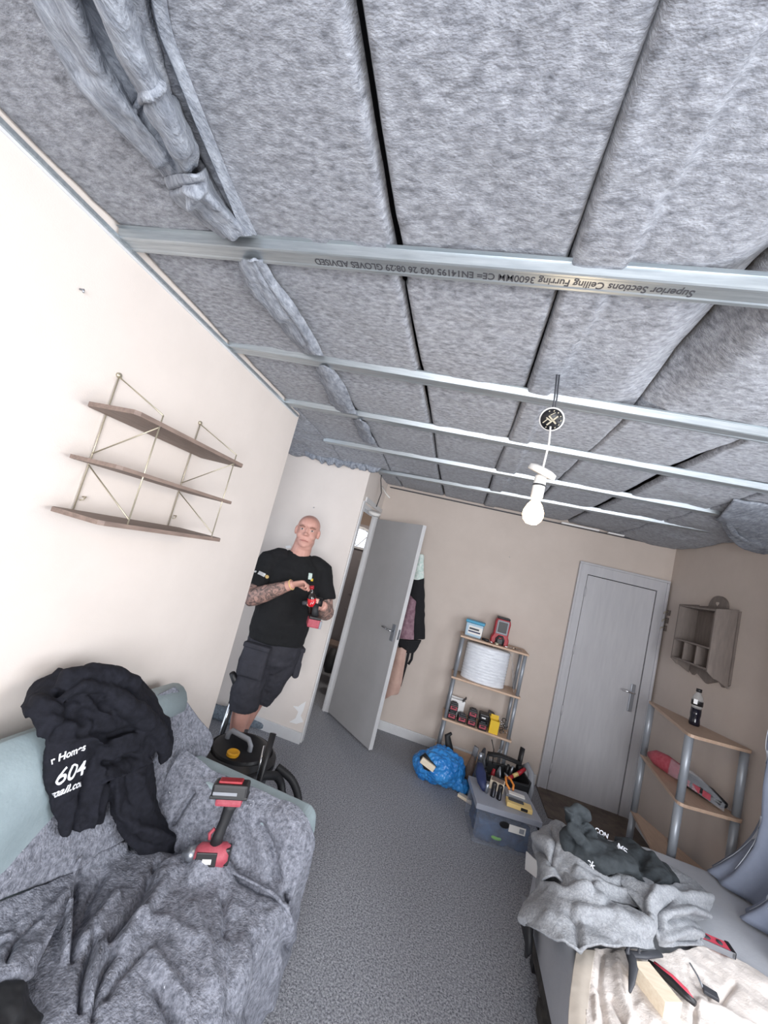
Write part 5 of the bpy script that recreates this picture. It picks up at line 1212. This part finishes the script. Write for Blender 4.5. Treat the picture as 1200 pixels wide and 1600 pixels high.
# drill gripped below the bottle: battery and grip hang under the left hand
dp_ = hb-Vector((0, 0, .0)); 
t = wthing('cordless_drill', 'black and red cordless drill hanging under the man\'s left hand', 'power tool', tuple(base))
gx = at(490, 972, y=2.55)
RZ = Matrix.Rotation(math.radians(25), 4, 'Z')
def db(name, c, dd_, m, bev=.006, rot=(0, 0, 0)):
    return box(name, gx+RZ.to_3x3()@Vector(c), dd_, m, t, bev, (rot[0], rot[1], rot[2]+math.radians(25)))
db('battery', (0, 0, .0), (.085, .115, .055), 'red_dusty', .010); db('battery_top', (0, 0, .034), (.080, .105, .016), 'black_plastic', .005); db('battery_corner', (.042, -.055, .0), (.016, .016, .05), 'grey_plastic', .004)
G().tube([gx+Vector((-.005, .01, .035)), gx+Vector((-.02, .02, .09)), gx+Vector((-.03, .04, .12))], [(.026, .02), (.021, .017), (.022, .018)], 14).mk('handle', 'black_rubber', t, True)
G().tube([gx+Vector((-.085, .03, .105)), gx+Vector((-.04, .05, .125)), gx+Vector((.0, .07, .128))], [.020, .034, .030], 16).mk('motor_housing', 'black_plastic', t, True)
G().tube([gx+Vector((-.12, .02, .095)), gx+Vector((-.085, .03, .105))], [.014, .018], 14).mk('chuck', 'dark_grey', t, True)

# ================================================================== VACUUM
vx, vy = -1.00, 2.30
t = thing('vacuum_cleaner', 'black drum vacuum cleaner with coiled hose standing behind the sofa arm', 'vacuum cleaner', (vx, vy, 0), math.radians(-12))
g = G(); g.lathe([(.001, .05), (.165, .05), (.18, .07), (.192, .30), (.195, .31), (.001, .31)], None, 36); g.mk('drum', 'dark_grey', t, True)
shade_auto(G().lathe([(.001, .30), (.205, .30), (.215, .315), (.213, .345), (.185, .375), (.172, .365), (.165, .385), (.12, .400), (.001, .402)], None, 40).mk('motor_head', 'black_plastic', t, True))
G().tube([(-.10, -.03, .385), (-.098, -.03, .43), (-.075, -.03, .455), (.055, -.03, .455), (.078, -.03, .43), (.08, -.03, .385)], [(.012, .016)]*6, 10, flat=(0, 1, 0)).mk('carry_handle', 'grey_plastic', t, True)
shade_auto(G().lathe([(.001, 0), (.036, 0), (.036, .016), (.030, .020), (.020, .016), (.001, .016)], Matrix.Translation((.035, -.115, .392)), 24).mk('dial', 'gold', t, True))
for a in (.2, 2.3, 4.4): 
    c = Vector((.17*math.cos(a), .17*math.sin(a), 0)); G().ell(c+Vector((0, 0, .03)), (.03, .03, .03)).mk('castor', 'black_rubber', t, True)
for a in (-.3, -1.3): G().box((.198*math.cos(a), .198*math.sin(a), .29), (.02, .03, .08), (0, 0, a), .004).mk('clip', 'grey_plastic', t)
g = G(); pts = []; rr = []
N_ = 260
for k in range(N_):                                   # hose wound around the head then looping to the floor on the right
    u = k/(N_-1)
    if u < .45: a = math.radians(150+u/.45*190); r = .225; p = Vector((r*math.cos(a), r*math.sin(a), .285-.0*u))
    pts.append(None)
def cv(C, n): return [Vector(p) for p in crom(np.array(C, float), n)]
hp = cv([(-.19, .13, .30), (-.225, 0, .295), (-.19, -.13, .292), (-.09, -.215, .290), (.05, -.225, .300), (.16, -.16, .318), (.215, -.06, .335), (.24, .06, .30)], 130)
g.tube(hp, [.0215+.0022*(k % 2) for k in range(130)], 12); g.mk('hose', 'black_rubber', t, True)
g = G(); lp = cv([(.24, .06, .30), (.27, .10, .24), (.335, .06, .14), (.345, -.04, .06), (.29, -.14, .035), (.20, -.18, .04)], 80)
g.tube(lp, [.0215+.0018*(k % 2) for k in range(80)], 12); lp = cv([(.21, .10, .32), (.31, .14, .27), (.375, .16, .17), (.40, .10, .07), (.37, .0, .035), (.33, -.10, .03)], 80)
g.tube(lp, [.0215+.0018*(k % 2) for k in range(80)], 12); g.mk('hose', 'black_rubber', t, True)
A1, A2 = at(405, 1222, y=2.10), at(427, 1146, y=2.16)
inv = Matrix.Rotation(math.radians(12), 3, 'Z')
L_ = lambda p: inv@(p-Vector((vx, vy, 0)))
G().tube([L_(A1+(A1-A2)*.5), L_(A1), L_(A2)], [.016, .016, .018], 14).mk('suction_tube', 'black_plastic', t, True)
G().tube([L_(at(399, 1224, y=2.09)), L_(at(413, 1165, y=2.14))], [.006, .006], 8).mk('chrome_rail', 'chrome', t, True)
# floor tube with nozzle standing behind
b0, b1, b2, b3 = at(347, 1140, y=2.62), at(368, 1078, y=2.66), at(370, 1072, y=2.66), at(363, 1052, y=2.60)
b00 = Vector((b0.x-.01, b0.y-.02, .02))
t = wthing('vacuum_tube', 'chrome and black vacuum tube with black end leaning by the man\'s leg', 'tube', (b00.x, b00.y, 0))
G().tube([b00, b0, b1], [.017, .016, .016], 14).mk('chrome_tube', 'chrome', t, True)
G().tube([b1, b2, b3], [.018, .022, .021], 14).mk('black_end', 'black_plastic', t, True)
G().tube([b00+Vector((.02, -.01, 0)), b0+Vector((.022, -.01, 0)), b1+Vector((.012, -.008, -.03))], [.010]*3, 10).mk('black_strip', 'black_rubber', t, True)
# fluffy rug roll at the alcove wall
g = G(); g.tube([at(325, 1108, z=.05), at(350, 1115, z=.055), at(372, 1125, z=.05)], [.05, .058, .05], 16); o = g.mk('fluffy_mat', 'fluffy', None, True); remesh(o, .006, 2, disp=[(.03, .02)])
tag(recenter(o), 'rolled fluffy blue-grey mat lying on the alcove floor beside the left wall', 'mat')
o = box('floor_mat', Vector(at(408, 1130, z=.03))+Vector((-.03, .0, 0)), (.16, .12, .06), 'fluffy', None, .02, (0, 0, .2)); tag(recenter(o), 'small grey mat end by the white skirting behind the man\'s leg', 'mat')
bpy.data.objects['baseboard_alcove'].location.x += 0

# ================================================================== BACK CORNER CLUTTER
# blue carrier bag
bc = Vector((.185, 3.52, 0))
g = G(); g.ell(bc+Vector((.02, 0, .125)), (.185, .15, .125)); g.ell(bc+Vector((.11, .02, .12)), (.12, .12, .12)); g.ell(bc+Vector((-.10, .0, .10)), (.10, .12, .10)); g.ell(bc+Vector((.20, .0, .045)), (.10, .08, .045)); g.ell(bc+Vector((.04, .05, .20)), (.12, .09, .06))
o = g.mk('bag_skin', 'blue_bag', None, True); remesh(o, .007, 3, .5, [(.06, .05), (.022, .020)])
t = wthing('carrier_bag', 'crumpled blue plastic carrier bag on the carpet beside the shelf unit', 'bag', tuple(bc)); V = np.array([v.co for v in o.data.vertices])-np.array(bc); o.data.vertices.foreach_set('co', V.ravel()); o.parent = t
ce = at(668, 1195, y=3.375)
G().tube([ce+Vector((-.055, .03, .045)), ce, ce+Vector((.06, .01, -.02))], [(.012, .03), (.018, .045), (.012, .03)], 14, flat=(0, -1, 0)).mk('opening', 'black_rubber', t, True)
tag(recenter(box('cut_batten', ce+Vector((-.0, -.018, .012)), (.12, .022, .045), 'pine', None, .002, (0, .35, .1))), 'pale offcut sticking out of the blue carrier bag', 'timber')
tag(recenter(box('timber_batten', (.475, 3.40, .012), (.20, .045, .022), 'pine', None, .002, (0, 0, -.45))), 'short pale timber offcut on the carpet between blue bag and plastic box', 'timber')
# clear tote
tx, ty, ta = .648, 3.13, math.radians(8)
t = thing('storage_box', 'clear plastic storage box with blue tools inside and lid covered in packets', 'box', (tx, ty, 0), ta)
W, D_, Hh = .40, .30, .235
g = G()
for (c, d) in (((0, -D_/2, Hh/2), (W, .004, Hh)), ((0, D_/2, Hh/2), (W, .004, Hh)), ((-W/2, 0, Hh/2), (.004, D_, Hh)), ((W/2, 0, Hh/2), (.004, D_, Hh)), ((0, 0, .004), (W, D_, .006))):
    g.box(c, d)
g.mk('box_wall', 'clear_plastic', t)
g = G(); g.box((0, 0, Hh+.008), (W+.035, D_+.035, .012), (0, 0, 0), .006)
for (c, d) in (((0, -D_/2-.017, Hh-.004), (W+.035, .006, .034)), ((0, D_/2+.017, Hh-.004), (W+.035, .006, .034)), ((-W/2-.017, 0, Hh-.004), (.006, D_+.035, .034)), ((W/2+.017, 0, Hh-.004), (.006, D_+.035, .034))): g.box(c, d, bev=.002)
g.mk('lid', 'clear_lid', t)
box('clip', (W/2+.018, -.10, Hh-.03), (.010, .06, .06), 'black_plastic', t, .003)
box('label', (.075, -D_/2-.004, .150), (.11, .002, .045), 'white_plastic', t, rot=(0, .0, 0)); box('label_code', (.105, -D_/2-.0055, .150), (.032, .001, .028), 'grey_plastic', t)
G().ell((-.01, -D_/2-.003, .158), (.035, .002, .022)).mk('label_picture', 'black_plastic', t, True)
g = G()
for k in range(26):
    x, y, z = RN.uniform(-.16, .16), RN.uniform(-.11, .11), RN.uniform(.03, .16); g.ell((x, y*1.05, z), (RN.uniform(.035, .05), RN.uniform(.03, .038), RN.uniform(.025, .035)), (RN.uniform(0, 3), RN.uniform(0, 3), 0))
g.box((0, 0, .075), (.35, .262, .13), (0, 0, 0), .02)
o = g.mk('contents', 'box_contents', t, True); remesh(o, .008, 1, disp=[(.04, .03)]); o['kind'] = 'stuff'
G().ell((-.04, -.135, .055), (.035, .012, .012)).mk('green_tool', 'lime', t, True)
R2 = Matrix.Translation((tx, ty, 0))@Matrix.Rotation(ta, 4, 'Z')
zl = Hh+.015
def onlid(x, y, z=0): return R2@Vector((x, y, zl+z))
# things on the lid
def lbox(nm, x, y, d, m, rz, label, cat, extra=None):
    p = onlid(x, y); q = thing(nm, label, cat, p, ta+rz); box('packet_body', (0, 0, d[2]/2), d, m, q, .004)
    for e in extra or []: box(*e, q)
    return q
lbox('socket_set', .085, -.075, (.17, .075, .028), 'yellow_pale', -.12, 'yellow boxed drill-bit set on the front of the box lid', 'tool set', [('bit_row', (-.02, .01, .031), (.10, .03, .006), 'dark_grey'), ('bit_window', (.03, -.038, .014), (.045, .003, .018), 'black_plastic')])
lbox('fixings_tray', .10, .035, (.15, .07, .022), 'grey_plastic', -.15, 'grey tray of fixings behind the yellow bit set on the box lid', 'tray', [('fixings', (0, 0, .025), (.11, .04, .006), 'white_plastic')])
for i, (x, y) in enumerate(((-.085, -.03), (-.045, -.045), (-.125, -.01))):
    p = onlid(x, y, .0); q = thing('sealant_tube', ['black and silver aerosol standing in the middle of the box lid', 'black and silver aerosol nearest the yellow bit set', 'slim silver tube at the left of the box lid'][i], 'can', p, .1)
    if i < 2:
        G().lathe([(.001, 0), (.017, 0), (.017, .085), (.012, .092), (.001, .095)], None, 20).mk('can_body', 'black_plastic', q, True); box('silver_stripe', (0, -.0165, .045), (.008, .003, .075), 'chrome', q)
    else: G().lathe([(.001, 0), (.011, 0), (.011, .06), (.001, .065)], None, 16).mk('can_body', 'steel', q, True)
p = onlid(-.15, .05); q = thing('glove_packet', 'navy fabric packet slumped over the left back corner of the box lid', 'packet', p, .3)
G().tube([(0, -.06, .02), (0, 0, .035), (.01, .07, .06), (.01, .11, .11)], [(.02, .02), (.03, .035), (.03, .04), (.012, .02)], 14, flat=(0, 0, 1)).mk('packet_body', 'navy', q, True)
p = onlid(-.03, .085); q = thing('card_box', 'small cream open cardboard box at the back of the box lid', 'box', p, -.2)
box('carton', (0, 0, .03), (.10, .07, .06), 'pine', q, .002); box('contents', (0, -.002, .061), (.085, .055, .008), 'wood_dark', q)
p = onlid(.065, .10); q = thing('orange_pliers', 'orange and copper pliers lying at the back of the box lid', 'pliers', p, .3)
for s in (-1, 1): G().tube([(s*.012, -.03, .03), (s*.028, .0, .05), (s*.02, .04, .065), (s*.004, .07, .07)], .008, 10).mk('handle', 'orange', q, True)
G().tube([(0, .06, .07), (0, .11, .07)], [.012, .004], 10).mk('jaw', 'steel', q, True)

# open tool bag behind
kx, ky = .70, 3.56
t = thing('tool_tote', 'open black and grey fabric tool bag full of hand tools by the shelf unit', 'tool bag', (kx, ky, 0), math.radians(12))
g = G()
for (c, d, r) in (((0, -.11, .12), (.34, .02, .24), (.08, 0, 0)), ((0, .11, .12), (.34, .02, .24), (-.08, 0, 0)), ((-.165, 0, .13), (.02, .22, .26), (0, -.1, 0)), ((.165, 0, .13), (.02, .22, .26), (0, .1, 0)), ((0, 0, .015), (.34, .23, .03), (0, 0, 0))): g.box(c, d, r, .008)
g.mk('bag_or_gap_body', 'black_rubber', t)
G().tube([(-.18, -.05, .22), (-.20, -.05, .30), (-.19, .0, .36), (-.18, .06, .30), (-.17, .06, .22)], [(.012, .022)]*5, 10).mk('side_handle', 'dark_grey', t, True)
G().tube([(.175, -.10, .05), (.20, -.09, .20), (.195, -.05, .30), (.18, .0, .33), (.17, .05, .28)], [(.014, .026)]*5, 12).mk('side_panel', 'grey_plastic', t, True)
G().tube([(-.14, .03, .33), (-.05, .02, .345), (.05, .02, .335), (.13, .02, .32)], [(.014, .03)]*4, 12, flat=(0, 0, 1)).mk('carry_grip', 'black_rubber', t, True)
for x, s in ((-.14, 1), (.13, 1)): G().tube([(x, .02, .24), (x, .025, .33)], .012, 8).mk('grip_post', 'black_rubber', t, True)
KW = Matrix.Translation((kx, ky, 0))@Matrix.Rotation(math.radians(12), 4, 'Z')
def tool(nm, lb, cat, pts, r, parts):
    P = [KW@Vector(p) for p in pts]; q = wthing(nm, lb, cat, tuple(P[0]))
    n_ = len(P); a = 0
    for pn_, m_, i0, i1, rr in parts: G().tube(P[i0:i1+1], rr, 10).mk(pn_, m_, q, True)
tool('red_snips', 'red and cream handled snips lying across the tool bag', 'snips', [(.0, -.09, .22), (.05, -.07, .255), (.09, -.06, .275), (.15, -.03, .31)], 0, [('blade', 'red', 0, 1, [.016, .014]), ('cream_sleeve', 'yellow_pale', 1, 2, [.015, .015]), ('handle', 'red', 2, 3, [.017, .014])])
tool('folding_saw', 'dark level standing upright at the right end of the tool bag', 'level', [(.13, .05, .22), (.14, .06, .33), (.145, .065, .43)], 0, [('blade', 'black_plastic', 0, 2, [(.012, .022)]*3), ('end_cap', 'white_plastic', 1, 1+1, [(.010, .012), (.004, .010)])][:1])
tool('trowel', 'grey steel blade poking up in the middle of the tool bag', 'trowel', [(-.06, -.06, .12), (-.06, -.05, .22), (-.055, -.05, .29)], 0, [('blade', 'steel', 0, 2, [(.003, .04), (.003, .03), (.002, .006)])])
tool('red_screwdriver', 'red handled screwdriver at the left end of the tool bag', 'screwdriver', [(-.12, -.08, .15), (-.11, -.07, .23), (-.105, -.07, .27)], 0, [('handle', 'red', 0, 2, [.014, .016, .010])])
tool('grey_hammer', 'grey and black gripped hammer standing against the left side of the tool bag', 'hammer', [(-.24, -.09, .02), (-.235, -.08, .18), (-.23, -.07, .31), (-.225, -.06, .36)], 0, [('grip', 'dark_grey', 0, 2, [(.030, .022), (.036, .028), (.024, .02)]), ('head', 'steel', 2, 3, [(.020, .016), (.024, .018)])])
tool('black_cable', 'thin black cable loop rising from the tool bag', 'cable', [(-.08, .05, .25), (-.09, .06, .36), (-.12, .07, .43)], 0, [('wire', 'black_plastic', 0, 2, [.004]*3)])
tool('wire_loop', 'pale wire loop on top of the tool bag', 'wire', [(-.07, .06, .30), (-.045, .06, .37), (-.02, .06, .37), (-.035, .06, .31)], 0, [('wire', 'grey_plastic', 0, 3, [.004]*4)])
tool('pliers', 'black handled pliers in the middle of the tool bag', 'pliers', [(.02, .0, .16), (.025, .0, .25), (.03, .0, .30)], 0, [('handle', 'black_plastic', 0, 2, [.012, .014, .010])])
tool('pliers', 'grey steel pliers beside the red snips in the tool bag', 'pliers', [(.06, .02, .16), (.07, .02, .25), (.075, .02, .29)], 0, [('handle', 'steel', 0, 2, [.010, .012, .008])])
# items between the bag and the tool bag
g = G(); q = wthing('spray_gun', 'dirty brown and grey tool standing between blue bag and tool bag', 'tool', (.47, 3.66, 0))
G().tube([(.46, 3.70, .0), (.465, 3.70, .12), (.47, 3.70, .22)], [.045, .04, .02], 14).mk('tool_body', 'wood_dark', q, True); G().tube([(.47, 3.70, .20), (.475, 3.69, .30)], [(.012, .03), (.012, .025)], 12).mk('tool_head', 'grey_plastic', q, True)
q = wthing('dark_tool_case', 'small dark tool with black top behind the blue bag under the shelf', 'tool', (.27, 3.74, 0))
G().tube([(.27, 3.72, .02), (.26, 3.72, .2), (.22, 3.72, .30), (.25, 3.72, .33)], [.04, .035, .025, .012], 12).mk('tool_body', 'black_rubber', q, True)

# ================================================================== CLOTHES on the back of the open door
def garment(nm, label, cat, spec, m, y, extra=(), wob=((12, .012),)):
    rows = [[at(a, b, y=y+dy) for a, b, dy in r] for r in spec]
    q = wthing(nm, label, cat, tuple(at(*spec[-1][0][:2], y=y)))
    o = cloth('fabric', rows, 50, 24, m, q, wob=wob, thick=.03)
    return q
garment('black_coat', 'long black coat hanging behind the open door', 'coat', [[(646, 902, 0), (654, 900, -.02), (662, 903, 0)], [(636, 940, 0), (650, 940, -.03), (663, 942, 0)], [(632, 975, 0), (650, 975, -.03), (663, 970, 0)], [(634, 1000, 0), (650, 999, -.03), (663, 998, 0)]], 'coat_black', 3.90)
garment('mauve_shirt', 'mauve patterned shirt hanging behind the door edge under the black coat', 'shirt', [[(640, 930, 0), (645, 935, -.03), (648, 940, 0)], [(630, 960, 0), (638, 962, -.03), (646, 965, 0)], [(622, 985, 0), (634, 988, -.03), (646, 990, 0)], [(620, 996, 0), (632, 998, -.03), (646, 999, 0)]], 'mauve', 3.83)
garment('black_strap_top', 'black top with long trailing straps hanging below the coat', 'top', [[(620, 998, 0), (640, 1000, -.02), (658, 1000, 0)], [(624, 1008, 0), (636, 1012, -.02), (652, 1012, 0)], [(628, 1016, 0), (636, 1020, -.02), (646, 1018, 0)]], 'coat_black', 3.87)
for pp in ([(640, 1012), (634, 1040), (625, 1072)], [(646, 1010), (643, 1030), (638, 1038)]):
    q = bpy.data.objects['black_strap_top']; o = G().tube([at(a, b, y=3.86) for a, b in pp], [(.004, .012)]*3, 8, flat=(0, 1, 0)).mk('strap', 'coat_black', q, True)
garment('dressing_gown', 'dusty pink dressing gown hanging low behind the door edge', 'robe', [[(622, 1012, 0), (628, 1012, -.03), (634, 1016, 0)], [(612, 1045, 0), (622, 1048, -.03), (629, 1050, 0)], [(606, 1068, 0), (616, 1074, -.03), (623, 1078, 0)], [(602, 1092, 0), (612, 1086, -.03), (619, 1083, 0)]], 'robe', 3.80)
garment('mint_scarf', 'pale mint and white scarf hooked over the top of the coat behind the door', 'scarf', [[(655, 868, 0), (658, 866, -.02), (660, 868, 0)], [(650, 885, 0), (656, 886, -.02), (661, 888, 0)], [(645, 905, 0), (653, 906, -.02), (661, 903, 0)]], 'mint', 3.88)
# hall clutter
tag(recenter(G().tube([at(516, 1050, y=4.55), at(518, 1035, y=4.6), at(524, 1015, y=4.65)], [.07, .10, .06], 14).mk('hall_bag', 'black_rubber', None, True)), 'black bag on the hall floor seen through the doorway', 'bag')
tag(recenter(box('hall_shelf', at(530, 1008, y=4.9), (.5, .25, .03), 'wood_dark', None, .004)), 'dark wooden shelf in the hall below the front door panels', 'shelf')
# sub-parts hang on the part they belong to
SUB = {'door_handle': 'door_leaf', 'handle_plate': 'door_leaf', 'latch_plate': 'door_leaf', 'door_edge': 'door_leaf', 'door_panel': 'door_leaf', 'hinge': 'door_leaf', 'label_band': 'tub_body', 'lens': 'housing', 'bezel': 'housing',
       'red_face': 'case', 'rail_slot': 'case', 'terminal_block': 'case', 'charger_label': 'charger_body', 'rating_label': 'motor_housing', 'grip_panel': 'motor_housing', 'trigger': 'handle', 'battery_badge': 'battery', 'battery_print': 'battery',
       'battery_top': 'battery', 'battery_corner': 'battery', 'iris': 'eye', 'pocket_flap': 'holster_pocket', 'sleeve_logo': 't_shirt', 'sleeve_badge': 't_shirt', 'chest_logo': 't_shirt', 'paint_spot': 'shorts', 'sole': 'boot', 'heart_opening': 'back_board',
       'terminal_plate': 'rose_base', 'brass_terminals': 'rose_base', 'holder_ring': 'lamp_holder', 'printed_lettering': 'channel_web', 'leaf_embroidery': 'curtain_cloth', 'fanlight_frame': 'fanlight', 'vial_window': 'level_body', 'silver_side': 'level_body',
       'flap': 'carton', 'dial': 'motor_head', 'carry_handle': 'motor_head', 'label_swash': 'glass', 'silver_stripe': 'can_body', 'label_patch': 'label', 'label_code': 'label', 'label_picture': 'label', 'chrome_rail': 'suction_tube', 'black_strip': 'chrome_tube',
       'cable_tape': 'cable', 'mounting_eye': 'wire_ladder', 'red_tab': 'bag_or_gap_body', 'bit_row': 'packet_body', 'bit_window': 'packet_body', 'pink_shell': 'grip', 'strap': 'fabric', 'pink_print': 'black_casing'}
bpy.context.view_layer.update()
def ctr_(o):
    b = [Vector(c) for c in o.bound_box]; return sum(b, Vector())/8
for root in [o for o in bpy.data.objects if o.type == 'EMPTY']:
    ch_ = list(root.children)
    for c in ch_:
        base = c.name.split('.')[0]
        want = SUB.get(base) or ({'hoodie': 'hoodie_cloth', 'sweatshirt': 'sweatshirt_cloth'}.get(root.name) if base == 'print' else None)
        if want:
            cand = [q for q in ch_ if q.name.split('.')[0] == want and q is not c]
            if cand: c.parent = min(cand, key=lambda q: (ctr_(q)-ctr_(c)).length)
for o in list(bpy.data.objects):
    if '_o' in o: del o['_o']
